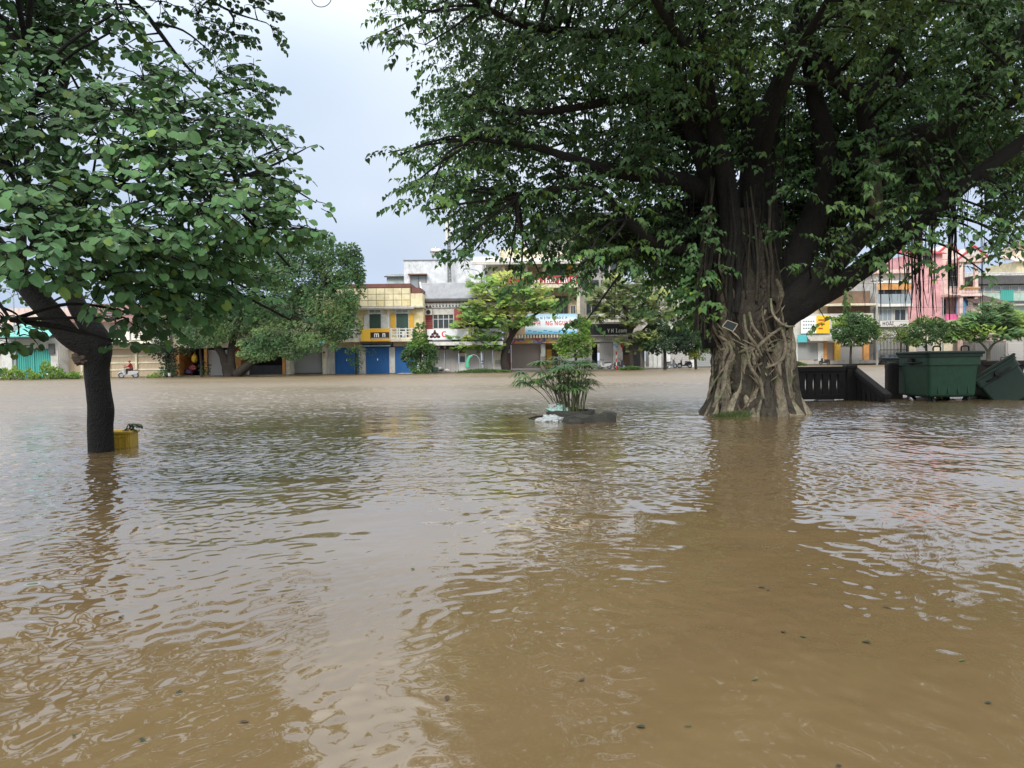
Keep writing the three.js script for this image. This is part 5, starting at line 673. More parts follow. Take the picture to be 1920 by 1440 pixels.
farTree({ seed: 29, px: 1247, d: 88, name: 'clipped_tree', label: 'dark green clipped round tree left of the banyan trunk', color: G.deep, color2: G.mid, tips: 0.25, leaf: 5.4, depth: 3.4, density: 1.6, limbs: [[[1247, 698, 3.4], [1247, 675, 3], [1247, 650, 2.6]]], blobs: [[1245, 635, 46, 28], [1220, 640, 26, 20], [1275, 640, 30, 22], [1250, 615, 34, 16]] });
farTree({ seed: 30, px: 1303, d: 89, name: 'clipped_tree', label: 'mid green tree with yellowing leaves touching the banyan trunk', color: G.mid, color2: G.yellowish, leaf: 5.4, depth: 3, density: 1.4, limbs: [[[1305, 696, 3], [1304, 675, 2.6], [1303, 650, 2.2]]], blobs: [[1302, 640, 30, 26], [1290, 615, 26, 18], [1322, 630, 18, 26], [1310, 660, 22, 14]] });
farTree({ seed: 31, px: 1595, d: 111, name: 'clipped_tree', label: 'ball-shaped clipped green tree on a thin stem right of the banyan', color: G.mid, color2: G.lime, tips: 0.35, leaf: 5.4, depth: 3.4, density: 1.7, limbs: [[[1595, 682, 2.4], [1595, 665, 2], [1596, 640, 2]]], blobs: [[1603, 618, 40, 30], [1580, 622, 20, 20], [1622, 620, 24, 24], [1600, 596, 26, 10]] });
farTree({ seed: 32, px: 1737, d: 113, name: 'clipped_tree', label: 'rounded light green street tree in front of the pink house wall', color: G.mid, color2: G.lime, tips: 0.35, leaf: 5.4, depth: 3.4, density: 1.5, limbs: [[[1737, 680, 2.6], [1737, 665, 2.2], [1736, 640, 2]]], blobs: [[1735, 625, 44, 24], [1705, 628, 22, 16], [1765, 622, 26, 20], [1740, 602, 24, 10]] });
farTree({ seed: 33, px: 1853, d: 112, label: 'light green spreading tree with pale forked stems at the right edge', feather: true, color: G.mid, color2: G.lime, tips: 0.3, leaf: 8, depth: 4, density: 1.0, bark: lin(0.2, 0.18, 0.15), limbs: [[[1853, 682, 4], [1853, 668, 3.4], [1853, 655, 3]], [[1853, 660, 2.6], [1842, 646, 2], [1822, 632, 1.5]], [[1853, 660, 2.6], [1862, 646, 2], [1885, 634, 1.5]]], blobs: [[1860, 595, 36, 24], [1835, 605, 34, 20], [1885, 600, 30, 18], [1850, 625, 56, 14], [1800, 612, 24, 14], [1860, 575, 26, 12], [1900, 622, 28, 12], [1795, 628, 20, 10], [1945, 610, 46, 22]] });
farTree({ seed: 34, px: 1674, d: 112, name: 'weeping_shrub', category: 'shrub', label: 'yellow-green climbing foliage trailing over the dark iron fence', color: G.olive, color2: G.yellowish, leaf: 3, depth: 1, density: 1.1, limbs: [[[1690, 682, 1.5], [1688, 640, 1.2], [1680, 618, 1]]], blobs: [[1664, 622, 20, 9], [1688, 620, 16, 14], [1676, 634, 20, 10], [1652, 630, 10, 12]] });
farTree({ seed: 35, px: 290, d: 71.5, name: 'floating_bush', category: 'bush', label: 'low bright green bush at the water edge below the beige gates', color: G.mid, color2: G.lime, leaf: 3.4, depth: 1, density: 2, limbs: [[[290, 716, 1.2], [290, 708, 1]]], blobs: [[288, 706, 12, 6], [296, 702, 7, 6], [280, 709, 7, 4]] });
{ // the overgrown verge at the far left: leaves nobody could count
  const r = rng(41), list = [], d = 71; for (let i = 0; i < 3600; i++) { const x = -160 + 315 * r(), h = Math.max(2, 14 + 13 * noise3(x * 0.03, 2, 5) + 9 * noise3(x * 0.11, 7, 5) + (x > 75 && x < 95 ? 8 : 0)) * (x > 118 ? 0.7 : 1), z = (r() - .5) * 2.2, y = r() * h; if (noise3(x * 0.08, y * 0.1, z) < -0.3) continue; const p = at(x, lineY(x, d + z) - y, d + z), l = clamp(0.3 + y / h * 0.7 * r() + 0.4 * noise3(x * 0.05, 1, 1), 0, 1); leafAt(p, V(r() - .5, 0.3 + r(), r() - .5), V(r() - .5, 0.5, 1), 5.2 * d / F * (0.6 + 0.6 * r()), G.bright.clone().lerp(G.lime, l).multiplyScalar(0.6 + 0.7 * r()), list); }
  const t = thing('verge_plants', 'bright green overgrown plants along the water edge at the far left', 'undergrowth'); t.userData.kind = 'stuff'; addLeaves(t, tuft, list, 0, 'leaves');
  for (const [nm, label, cx, w, hh, dd, n] of [['bank_grass', 'tufts of grass below the leaning trunk of the yellow-green tree', 905, 56, 8, 80, 700], ['bank_grass', 'strip of grass on the bank below the airy feathery tree', 1183, 26, 8, 87, 420], ['bank_grass', 'patch of grass at the bank left of the parked scooter right of the banyan', 1492, 22, 10, 112, 300]]) {
    const li = []; for (let i = 0; i < n; i++) { const x = cx + (r() + r() - 1) * w, y = r() * hh * (1 - Math.abs(x - cx) / w * 0.7), z = (r() - .5) * 1.4; leafAt(at(x, lineY(x, dd + z) - y * 0.8, dd + z), V((r() - .5) * 0.8, 1, (r() - .5) * 0.8), V(r() - .5, 0.3, 1), 3.6 * dd / F, G.bright.clone().lerp(G.mid, r()).multiplyScalar(0.6 + 0.5 * r()), li); }
    const q = thing(nm, label, 'grass'); q.userData.kind = 'stuff'; addLeaves(q, tuft, li, 0, 'blades');
  }
}

// ---------------------------------------------------------------- scooters, rider, small things on the far bank
function scooter(label, px, d, turn, bodyC, lift = 0.1, group) {
  const p = at(px, lineY(px, d), d); p.y = lift; const t = thing('motor_scooter', label, 'scooter', p, turn, group), bm = plain(bodyC, { roughness: 0.3 }), dk = plain(lin(0.02, 0.02, 0.022), { roughness: 0.5 });
  for (const x of [-0.62, 0.62]) { const tyre = new THREE.TorusGeometry(0.235, 0.055, 10, 24); tyre.translate(x, 0.29, 0); const w = mesh('wheel', tyre, dk, t); const rim = new THREE.CylinderGeometry(0.18, 0.18, 0.05, 18); rim.rotateX(Math.PI / 2); rim.translate(x, 0.29, 0); mesh('rim', rim, MT.steel, w); }
  const sh = (pts, dep, z) => { const s = new THREE.Shape(pts.map(([a, b]) => new THREE.Vector2(a, b))); const g = new THREE.ExtrudeGeometry(s, { depth: dep, bevelEnabled: true, bevelSize: 0.03, bevelThickness: 0.03, bevelSegments: 2 }); g.translate(0, 0, z - dep / 2); return g; };
  mesh('body', sh([[-0.9, 0.62], [-0.75, 0.45], [-0.3, 0.34], [0.05, 0.3], [0.3, 0.3], [0.3, 0.36], [0.08, 0.38], [-0.08, 0.66], [-0.7, 0.72]], 0.2, 0), bm, t);
  mesh('front_shield', sh([[0.28, 0.34], [0.36, 0.32], [0.5, 0.6], [0.46, 0.95], [0.38, 0.98], [0.36, 0.7]], 0.3, 0), bm, t);
  mesh('seat', rbox(-0.78, 0.72, -0.14, 0.0, 0.83, 0.14, 0.05, 3), dk, t); mesh('front_fork', bar(V(0.62, 0.29, 0), V(0.42, 0.98, 0), 0.035), MT.steel, t); mesh('front_fender', (() => { const g = new THREE.TorusGeometry(0.31, 0.05, 6, 12, 2); g.rotateZ(0.6); g.translate(0.62, 0.29, 0); return g; })(), bm, t);
  mesh('handlebar', tube([V(0.3, 1.06, -0.34), V(0.38, 1.03, -0.15), V(0.38, 1.03, 0.15), V(0.3, 1.06, 0.34)], [0.02], 6, 10), dk, t); mesh('headlight', (() => { const g = new THREE.SphereGeometry(0.09, 12, 8); g.scale(0.6, 1, 1.3); g.translate(0.5, 0.9, 0); return g; })(), MT.glassPale, t);
  for (const z of [-0.36, 0.36]) mesh('mirror', (() => { const g = new THREE.SphereGeometry(0.07, 10, 8); g.scale(0.4, 0.8, 1.2); g.translate(0.3, 1.24, z); return mergeGeometries([clean(g), clean(bar(V(0.34, 1.05, z * 0.8), V(0.3, 1.22, z), 0.01))]); })(), dk, t);
  mesh('tail_light', rbox(-0.96, 0.58, -0.08, -0.9, 0.66, 0.08, 0.02), MT.red, t); mesh('exhaust', bar(V(-0.2, 0.28, 0.14), V(-0.85, 0.34, 0.16), 0.05, 8), MT.steel, t);
  return t;
}
const rider = scooter('white scooter ridden by a person in red in front of the beige gates', 241, 73.2, 0.35 + Math.PI, lin(0.5, 0.5, 0.5), -0.02);
scooter('pale scooter parked in the dark opening under the black sign', 1118, 91.2, 0.6, lin(0.45, 0.46, 0.48)); scooter('silver scooter parked in front of the grey shutter under the black sign', 1134, 91.0, 2.6, lin(0.55, 0.55, 0.55)); scooter('dark scooter with pale seat beside the red and white striped post', 1162, 90.8, 0.5, lin(0.12, 0.12, 0.13));
scooter('dark scooter parked alone in front of the orange pillars', 1546, 112.5, 2.2, lin(0.04, 0.04, 0.045)); scooter('white scooter parked below the clipped trees left of the banyan', 1258, 92, 0.4, lin(0.5, 0.5, 0.5)); scooter('black scooter parked right next to the banyan below the clipped tree', 1284, 92, 2.9, lin(0.03, 0.03, 0.035));
scooter('blue-covered scooter beside the teal gate at the far left', 104, 73.6, 0.2, lin(0.1, 0.22, 0.4), 0.15); scooter('grey scooter at the right edge behind the tipped bin', 1884, 114.5, 0.3, lin(0.3, 0.3, 0.3));
// bodies: tapered capsules joined smoothly and meshed
function sdfMesh(bones, cell, blend = 0.03) { // bones: [a, b, ra, rb]
  const lo = V(1e9, 1e9, 1e9), hi = V(-1e9, -1e9, -1e9); for (const [a, b, ra, rb] of bones) for (const [p, q] of [[a, ra], [b, rb]]) { lo.min(p.clone().subScalar(q + 0.05)); hi.max(p.clone().addScalar(q + 0.05)); }
  const size = hi.clone().sub(lo), side = Math.max(size.x, size.y, size.z), res = Math.min(96, Math.ceil(side / cell) + 4), mc = new MarchingCubes(res, new THREE.MeshBasicMaterial(), false, false, 120000), mid = lo.clone().add(hi).multiplyScalar(0.5), half = side / 2 * 1.06; mc.isolation = 0;
  const dist = p => { let s = 0; for (const [a, b, ra, rb] of bones) { const ab = b.clone().sub(a), t = clamp(p.clone().sub(a).dot(ab) / Math.max(ab.lengthSq(), 1e-9), 0, 1); s += Math.exp(-(p.distanceTo(a.clone().addScaledVector(ab, t)) - (ra + (rb - ra) * t)) / blend * 2.2); } return -Math.log(Math.max(s, 1e-30)) * blend / 2.2; };
  for (let k = 0; k < res; k++) for (let j = 0; j < res; j++) for (let i = 0; i < res; i++) mc.field[k * res * res + j * res + i] = -dist(V(mid.x + (i / (res / 2) - 1) * half, mid.y + (j / (res / 2) - 1) * half, mid.z + (k / (res / 2) - 1) * half));
  mc.update(); const n = mc.count, g = new THREE.BufferGeometry(); g.setAttribute('position', new THREE.BufferAttribute(mc.positionArray.slice(0, n * 3), 3)); g.scale(half, half, half); g.translate(mid.x, mid.y, mid.z); const w = mergeVertices(g, 1e-4); w.computeVertexNormals(); return w;
}
{ // the rider, seated, hands on the handlebar
  const t = thing('person', 'person in a dark red jacket and helmet riding the white scooter', 'person', rider.position.clone(), rider.rotation.y);
  const hip = V(-0.3, 0.9, 0), chest = V(-0.2, 1.28, 0), neck = V(-0.16, 1.46, 0), head = V(-0.12, 1.6, 0), bones = [[hip, chest, 0.13, 0.14], [chest, neck, 0.12, 0.06], [head, head.clone().add(V(0.02, 0.06, 0)), 0.085, 0.09]], jacket = [[hip.clone().add(V(0, 0.04, 0)), chest, 0.155, 0.165], [chest, V(-0.18, 1.4, 0), 0.15, 0.1]], legs = [[hip, hip.clone().add(V(0.05, 0, 0)), 0.14, 0.14]];
  for (const s of [-1, 1]) { const sh = V(-0.18, 1.4, s * 0.18), el = V(-0.02, 1.14, s * 0.27), ha = V(0.28, 1.1, s * 0.3), kn = V(0.15, 0.86, s * 0.16), an = V(0.14, 0.46, s * 0.14), toe = V(0.3, 0.42, s * 0.15); bones.push([sh, el, 0.055, 0.045], [el, ha, 0.045, 0.032], [ha, ha.clone().add(V(0.07, -0.01, 0)), 0.035, 0.03], [hip.clone().add(V(0, -0.02, s * 0.09)), kn, 0.09, 0.065], [kn, an, 0.062, 0.042], [an, toe, 0.045, 0.035]); jacket.push([sh, el, 0.075, 0.065], [el, ha.clone().add(V(-0.06, 0, 0)), 0.065, 0.05]); legs.push([hip.clone().add(V(0, -0.02, s * 0.09)), kn, 0.105, 0.08], [kn, an, 0.078, 0.06]); }
  mesh('body', sdfMesh(bones, 0.022), plain(lin(0.4, 0.24, 0.16)), t); mesh('jacket', sdfMesh(jacket, 0.025), plain(lin(0.32, 0.03, 0.035), { roughness: 0.9 }), t); mesh('trousers', sdfMesh(legs, 0.025), plain(lin(0.03, 0.03, 0.04), { roughness: 0.9 }), t);
  const h = new THREE.SphereGeometry(0.135, 18, 12, 0, 7, 0, 1.75); h.translate(-0.12, 1.64, 0); mesh('helmet', h, plain(lin(0.3, 0.04, 0.05), { roughness: 0.3 }), t);
}
{ // odds and ends of the shop fronts
  const put = (px, d, y = 0.12) => { const p = at(px, lineY(px, d), d); p.y = y; return p; };
  const bagShape = (w, h, dp, seed) => { const g = new THREE.IcosahedronGeometry(1, 4), p = g.attributes.position; for (let i = 0; i < p.count; i++) { const v = V(p.getX(i), p.getY(i), p.getZ(i)), k = 1 + 0.4 * fbm(v.x * 2 + seed, v.y * 2, v.z * 2, 3), top = v.y > 0.3 ? 1 - 0.35 * (v.y - 0.3) : 1; p.setXYZ(i, v.x * k * w * top, v.y * k * h, v.z * k * dp * top); } g.computeVertexNormals(); return g; };
  const goods = (name, label, px, py, d, w, h, c, cat) => { const t = thing(name, label, cat, at(px, py, d)); mesh('bag_body', bagShape(w, h, 0.25, px), plain(c, { roughness: 0.55 }), t); mesh('bag_neck', bar(V(0, h * 0.7, 0), V(0.02, h * 1.5, 0), 0.04), plain(c), t); };
  goods('yellow_bag', 'yellow bag of goods hung at the open stall', 365, 672, 79.2, 0.3, 0.5, lin(0.6, 0.4, 0.04), 'bag'); goods('red_bag', 'dark red bundle hung below the yellow bag at the open stall', 362, 690, 79.2, 0.42, 0.3, lin(0.2, 0.03, 0.04), 'bag'); goods('violet_bag', 'violet bundle on the ground of the open stall', 352, 697, 79.4, 0.5, 0.25, lin(0.1, 0.06, 0.14), 'bag');
  const cyl = (name, label, px, d, r, h, c, cat) => { const t = thing(name, label, cat, put(px, d)); mesh('tub_body', (() => { const g = new THREE.LatheGeometry([[0, 0], [r * 0.8, 0], [r, h * 0.94], [r * 1.06, h * 0.94], [r * 1.06, h], [r * 0.94, h], [r * 0.75, h * 0.1]].map(([a, b]) => new THREE.Vector2(a, b)), 20); return g; })(), plain(c), t); return t; };
  cyl('plant_tub', 'white tub standing on the kerb beside the dark shrub', 318, 74, 0.16, 0.32, lin(0.7, 0.7, 0.68), 'tub'); cyl('plant_tub', 'white bucket beside the stems of the large grey-green tree', 464, 75, 0.2, 0.5, lin(0.65, 0.66, 0.66), 'bucket'); cyl('plant_tub', 'dark green tub beside the conical shrub', 815, 78, 0.4, 0.55, lin(0.05, 0.12, 0.09), 'tub');
  { const t = thing('warning_post', 'red and white striped post standing before the shop with the black sign', 'post', put(1156, 89.6)); for (let i = 0; i < 6; i++) mesh('band', (() => { const g = new THREE.CylinderGeometry(0.07, 0.07, 0.42, 10); g.translate(0, 0.21 + i * 0.42, 0); return g; })(), i % 2 ? MT.white : MT.red, t); mesh('blue_panel', box(-0.35, 2.6, -0.03, 0.2, 3.4, 0.03), plain(lin(0.25, 0.36, 0.55)), t); }
  { const t = thing('red_lantern', 'small red lantern hanging beside the white column', 'lantern', at(1167, 647, 90)); const g = new THREE.SphereGeometry(0.26, 14, 10); g.scale(1, 1.3, 1); mesh('lantern_body', g, MT.red, t); mesh('tassel', bar(V(0, -0.3, 0), V(0, -0.8, 0), 0.04), MT.red, t); mesh('hook', bar(V(0, 0.3, 0), V(0, 0.8, 0), 0.015), MT.iron, t); }
  { const t = thing('hose_frame', 'green plastic sheet draped over a low metal arch on the pavement', 'frame', put(888, 80.5)); mesh('arch', tube([V(-0.7, 0, 0), V(-0.66, 1.2, 0), V(-0.3, 1.75, 0), V(0.3, 1.75, 0), V(0.66, 1.2, 0), V(0.7, 0, 0)], [0.035], 8, 30), MT.lampGrey, t); mesh('base_bar', box(-0.75, 0.0, -0.2, 0.75, 0.08, 0.2), MT.iron, t); mesh('sheet', tube([V(-0.66, 0.4, 0.06), V(-0.62, 1.1, 0.05), V(-0.4, 1.6, 0.05), V(-0.1, 1.72, 0.06)], [0.2, 0.16, 0.14, 0.05], 8, 16, 0.4, 3, 0.3), plain(lin(0.08, 0.45, 0.25)), t); }
  { const t = thing('sand_bags', 'low heap of pale sandbags before the folding gates', 'sandbag heap', put(826, 80.8)); t.userData.kind = 'thing'; [[-0.5, 0], [0.1, 0.05], [0.7, 0], [-0.2, 0.24]].forEach(([x, y], i) => { const g = bagShape(0.36, 0.17, 0.22, i); g.translate(x, 0.15 + y, 0); mesh('sack', g, i === 1 ? MT.darkGrey : MT.offWhite, t); }); }
  { // a dark car in front of the fence
    const t = thing('parked_car', 'dark car with white lamps parked before the iron fence', 'car', put(1666, 115.5, 0.05), -0.5); const s = new THREE.Shape([[-2, 0.35], [2, 0.35], [2.1, 0.75], [1.2, 0.95], [0.7, 1.4], [-0.9, 1.45], [-1.7, 1.0], [-2.05, 0.9]].map(([a, b]) => new THREE.Vector2(a, b))); const g = new THREE.ExtrudeGeometry(s, { depth: 1.5, bevelEnabled: true, bevelSize: 0.08, bevelThickness: 0.1, bevelSegments: 3 }); g.translate(0, 0, -0.75); g.rotateY(-Math.PI / 2 - 0.2); mesh('body', g, plain(lin(0.03, 0.04, 0.06), { roughness: 0.25 }), t);
    t.rotation.y = 0; for (const x of [-0.55, 0.55]) mesh('headlight', rbox(x - 0.22, 0.62, 2.12, x + 0.22, 0.78, 2.3, 0.05), MT.white, t); for (const [x, z] of [[-0.75, 1.3], [0.75, 1.3], [-0.75, -1.3], [0.75, -1.3]]) { const w = new THREE.CylinderGeometry(0.32, 0.32, 0.2, 20); w.rotateZ(Math.PI / 2); w.translate(x, 0.32, z); mesh('wheel', w, MT.iron, t); } mesh('windscreen', (() => { const q = new THREE.PlaneGeometry(1.3, 0.6); q.rotateX(-0.8); q.translate(0.2, 1.22, 1.08); return q; })(), MT.glass, t);
  }
  { // iron fence of the balconied house
    const t = thing('iron_fence', 'tall dark iron fence with upright bars before the balconied house', 'fence', put(1670, 116.6, 0.05)), s = 116.6 / F; for (let i = 0; i < 22; i++) mesh('fence_bar', box(-2.3 + i * 0.22, 0, -0.03, -2.19 + i * 0.22, 4.3, 0.03), MT.fence, t); for (const y of [0.3, 2.2, 4.0]) mesh('fence_rail', box(-2.35, y, 0.04, 2.55, y + 0.1, 0.1), MT.fence, t); for (const x of [-2.5, 2.6]) mesh('fence_post', box(x - 0.14, 0, -0.14, x + 0.14, 4.5, 0.14), MT.darkGrey, t);
  }
}

// ---------------------------------------------------------------- the balustrade behind the banyan
const stone = new THREE.MeshStandardMaterial({ color: lin(0.045, 0.04, 0.037), roughness: 0.9, map: rep(stain, 1.2), bumpMap: roughFine, bumpScale: 0.006 });
const post = (w, h) => { const g = [rbox(-w / 2, -0.3, -w / 2, w / 2, h - 0.1, w / 2, 0.015), rbox(-w / 2 - 0.025, h - 0.1, -w / 2 - 0.025, w / 2 + 0.025, h, w / 2 + 0.025, 0.03, 3)]; return g; };
function railing(t, a, b, ya, yb, n, h0 = 0.16) { // a run of balusters between two top-rail heights
  const d = b.clone().sub(a), L = Math.hypot(d.x, d.z), turn = Math.atan2(-d.z, d.x), slope = Math.atan2(yb - ya, L), place = (g, y) => { g.rotateZ(slope); g.rotateY(turn); g.translate((a.x + b.x) / 2, y, (a.z + b.z) / 2); return g; };
  const len = Math.hypot(L, yb - ya); mesh('top_rail', place(rbox(-len / 2, -0.14, -0.12, len / 2, 0, 0.12, 0.035, 3), (ya + yb) / 2), stone, t); mesh('upper_moulding', place(rbox(-len / 2, -0.2, -0.08, len / 2, -0.142, 0.08, 0.01), (ya + yb) / 2), stone, t); mesh('bottom_rail', place(rbox(-len / 2, 0, -0.1, len / 2, 0.13, 0.1, 0.02), (ya + yb) / 2 - 0.86), stone, t);
  for (let i = 0; i < n; i++) { const f = (i + 0.5) / n, top = ya + (yb - ya) * f - 0.2, bot = Math.max(-0.25, top - 0.54), g = new THREE.CylinderGeometry(1, 1, top - bot, 4, 6); const p = g.attributes.position; for (let k = 0; k < p.count; k++) { const v = (p.getY(k) / (top - bot)) + 0.5, r = 0.118 - 0.022 * Math.sin(v * Math.PI); if (Math.hypot(p.getX(k), p.getZ(k)) > 0.5) p.setXYZ(k, p.getX(k) * r, p.getY(k), p.getZ(k) * r); } g.rotateY(Math.PI / 4 + turn); g.computeVertexNormals(); g.translate(a.x + d.x * f, (top + bot) / 2, a.z + d.z * f); mesh('baluster', g.toNonIndexed(), stone, t).geometry.computeVertexNormals(); }
}
{
  const t = thing('stone_balustrade', 'dark stone balustrade behind the banyan with a handrail sloping down at its right end', 'balustrade'), D = 19.3;
  const g0 = at(1435, 0, D), g1 = at(1584, 0, D), g2 = at(1668, 0, 18.1); const y1 = at(1584, 687, D).y; for (const p of [g0, g1, g2]) p.y = 0;
  railing(t, g0, g1, y1, y1, 10); const p1 = mesh('newel_post', post(0.24, y1 + 0.03), stone, t); p1.position.copy(g1.clone().add(V(0.14, 0, 0))); const a2 = g1.clone().add(V(0.26, 0, -0.01)); railing(t, a2, g2, y1 - 0.02, at(1668, 740, 18.1).y, 7);
}
{
  const t = thing('stone_balustrade', 'dark stone railing beyond the tipped bin at the right edge', 'balustrade'), D = 20.5, a = at(1840, 0, D), b = at(2120, 0, D - 1), y = at(1900, 676, D).y; a.y = b.y = 0; railing(t, a, b, y, y, 16); const q = mesh('newel_post', post(0.24, y + 0.03), stone, t); q.position.copy(a);
  const p = at(1674, 0, 19.6); p.y = 0; const n = thing('stone_newel', 'round-topped dark stone post left of the green bins', 'post', p); mesh('shaft', (() => { const g = new RoundedBoxGeometry(0.3, 1.3, 0.3, 5, 0.1); g.translate(0, 0.33, 0); return g; })(), stone, n); mesh('plinth', rbox(-0.2, -0.25, -0.2, 0.2, 0.12, 0.2, 0.02), stone, n);
}

// ---------------------------------------------------------------- wheeled waste bins
const binGreen = new THREE.MeshStandardMaterial({ color: lin(0.016, 0.075, 0.034), roughness: 0.45, map: rep(stain, 0.9), bumpMap: rep(rough, 4), bumpScale: 0.0015 }), binDark = new THREE.MeshStandardMaterial({ color: lin(0.007, 0.03, 0.017), roughness: 0.6, map: rep(stain, 0.9) }), rubber = plain(lin(0.012, 0.012, 0.013), { roughness: 0.7 });
function makeBin(label, main, lidM) {
  const t = thing('waste_bin', label, 'waste bin'), W2 = 0.62, D2 = 0.5, h0 = 0.2, h1 = 1.12; // half width, half depth at the rim; heights
  const wall = (() => { const g = new RoundedBoxGeometry(2, 2, 2, 4, 0.14), p = g.attributes.position; for (let i = 0; i < p.count; i++) { const v = (p.getY(i) + 1) / 2, k = 0.9 + 0.1 * v; p.setXYZ(i, p.getX(i) * W2 * k, h0 + (h1 - h0) * v, p.getZ(i) * D2 * k); } g.computeVertexNormals(); return g; })();
  mesh('body', wall, main, t);
  const rim = (y0, y1, o, m, nm) => { const s = new THREE.Shape(), w = W2 + o, d = D2 + o, r = 0.1, rr = (sh, a, b, c) => { sh.moveTo(-a + c, -b); sh.lineTo(a - c, -b); sh.quadraticCurveTo(a, -b, a, -b + c); sh.lineTo(a, b - c); sh.quadraticCurveTo(a, b, a - c, b); sh.lineTo(-a + c, b); sh.quadraticCurveTo(-a, b, -a, b - c); sh.lineTo(-a, -b + c); sh.quadraticCurveTo(-a, -b, -a + c, -b); }; rr(s, w, d, r); const hole = new THREE.Path(); rr(hole, w - 0.035, d - 0.035, r * 0.8); s.holes.push(hole); const g = new THREE.ExtrudeGeometry(s, { depth: y1 - y0, bevelEnabled: true, bevelSize: 0.008, bevelThickness: 0.008, bevelSegments: 2, curveSegments: 6 }); g.rotateX(-Math.PI / 2); g.translate(0, y0, 0); return mesh(nm, g, m, t); };
  rim(0.92, 1.1, 0.022, main, 'rim_band'); rim(1.1, 1.15, 0.05, lidM, 'rim');
  for (const x of [-0.36, -0.12, 0.12, 0.36]) for (const z of [-1, 1]) { const g = rbox(x - 0.02, 0.28, -0.014, x + 0.02, 0.9, 0.014, 0.01); g.rotateX(-z * 0.052); g.translate(0, 0, z * (D2 * 0.952)); mesh('rib', g, main, t); }
  const lid = (() => { const g = new RoundedBoxGeometry(2 * W2 + 0.16, 0.07, 2 * D2 + 0.14, 3, 0.03), p = g.attributes.position; for (let i = 0; i < p.count; i++) p.setY(i, p.getY(i) + 0.03 * Math.cos(p.getX(i) * 2.2) * Math.cos(p.getZ(i) * 2.5)); g.computeVertexNormals(); g.translate(0, 1.19, 0); return g; })(); const l = mesh('lid', lid, lidM, t);
  for (const x of [-0.34, 0.34]) mesh('lid_handle', tube([V(x - 0.09, 1.23, D2 - 0.12), V(x - 0.08, 1.32, D2 - 0.12), V(x + 0.08, 1.32, D2 - 0.12), V(x + 0.09, 1.23, D2 - 0.12)], [0.018], 8, 16), rubber, l);
  for (const s of [-1, 1]) { const g = new THREE.CylinderGeometry(0.075, 0.075, 0.1, 18); g.rotateZ(Math.PI / 2); g.translate(s * (W2 + 0.06), 1.0, 0); mesh('trunnion', g, rubber, t); mesh('grab_handle', tube([V(s * (W2 + 0.01), 0.98, -0.3), V(s * (W2 + 0.09), 0.97, -0.26), V(s * (W2 + 0.09), 0.97, 0.26), V(s * (W2 + 0.01), 0.98, 0.3)], [0.016], 8, 16), rubber, t); }
  for (const [x, z] of [[-0.42, -0.32], [0.42, -0.32], [-0.42, 0.32], [0.42, 0.32]]) { const g = new THREE.CylinderGeometry(0.1, 0.1, 0.06, 20); g.rotateZ(Math.PI / 2); g.translate(x, 0.1, z); const w = mesh('wheel', g, rubber, t); mesh('caster_fork', box(x - 0.05, 0.1, z - 0.03, x + 0.05, 0.24, z + 0.03), MT.iron, w); }
  return t;
}
{
  const a = makeBin('green four-wheeled waste bin with closed lid standing upright in the flood', binGreen, binDark); a.position.copy(at(1764, 0, 18.9)).setY(-0.14); a.rotation.y = 0.12; a.scale.setScalar(1.13);
  const b = makeBin('dark green waste bin half hidden behind the upright one', binDark, binDark); b.position.copy(at(1722, 0, 20.1)).setY(-0.12); b.rotation.y = 0.1;
  const c = makeBin('dark green waste bin tipped over to the left at the right edge', binDark, binDark); c.position.copy(at(1918, 0, 18.7)).setY(-0.3); c.quaternion.setFromAxisAngle(V(-0.56, 0, 0.83).normalize(), 0.62).multiply(new THREE.Quaternion().setFromAxisAngle(V(0, 1, 0), -1.9)); c.scale.setScalar(1.05);
}
// pale foam boxes and bottles afloat round the bins
{
  const foam = plain(lin(0.72, 0.7, 0.67), { roughness: 0.7 }), foamBox = (label, px, py, w, h, d, turn) => { const p = onWater(px, py), t = thing('foam_box', label, 'foam box', p, turn); mesh('tray', rbox(-w / 2, -0.03, -d / 2, w / 2, h, d / 2, 0.015, 3), foam, t); mesh('lip', rbox(-w / 2 - 0.015, h - 0.025, -d / 2 - 0.015, w / 2 + 0.015, h + 0.008, d / 2 + 0.015, 0.01), foam, t); };
  foamBox('white foam box floating in front of the stone balustrade', 1545, 750, 0.44, 0.1, 0.26, 0.1); foamBox('thin white foam board floating between the upright and the tipped bin', 1836, 746, 0.42, 0.05, 0.2, 0.12);
  const t = thing('crushed_carton', 'small pale carton floating below the upright green bin', 'carton', onWater(1730, 749), 0.5); mesh('carton_body', rbox(-0.14, -0.02, -0.08, 0.14, 0.06, 0.08, 0.01), MT.palePink, t); mesh('carton_flap', (() => { const g = rbox(-0.13, 0, 0, 0.13, 0.008, 0.09, 0.003); g.rotateX(-0.7); g.translate(0, 0.06, 0.07); return g; })(), MT.offWhite, t);
  const b = thing('plastic_bottle', 'small white plastic bottle floating left of the green bin wheels', 'bottle', onWater(1708, 752), 0.8); const g = new THREE.LatheGeometry([[0, 0], [0.032, 0], [0.034, 0.13], [0.03, 0.15], [0.014, 0.18], [0.014, 0.2]].map(([x, y]) => new THREE.Vector2(x, y)), 16); g.rotateZ(1.2); g.translate(0.08, 0.02, 0); mesh('bottle_body', g, foam, b); const k = new THREE.CylinderGeometry(0.017, 0.017, 0.02, 12); k.rotateZ(1.2); k.translate(-0.115, 0.095, 0); mesh('cap', k, plain(lin(0.1, 0.2, 0.5)), b);
}

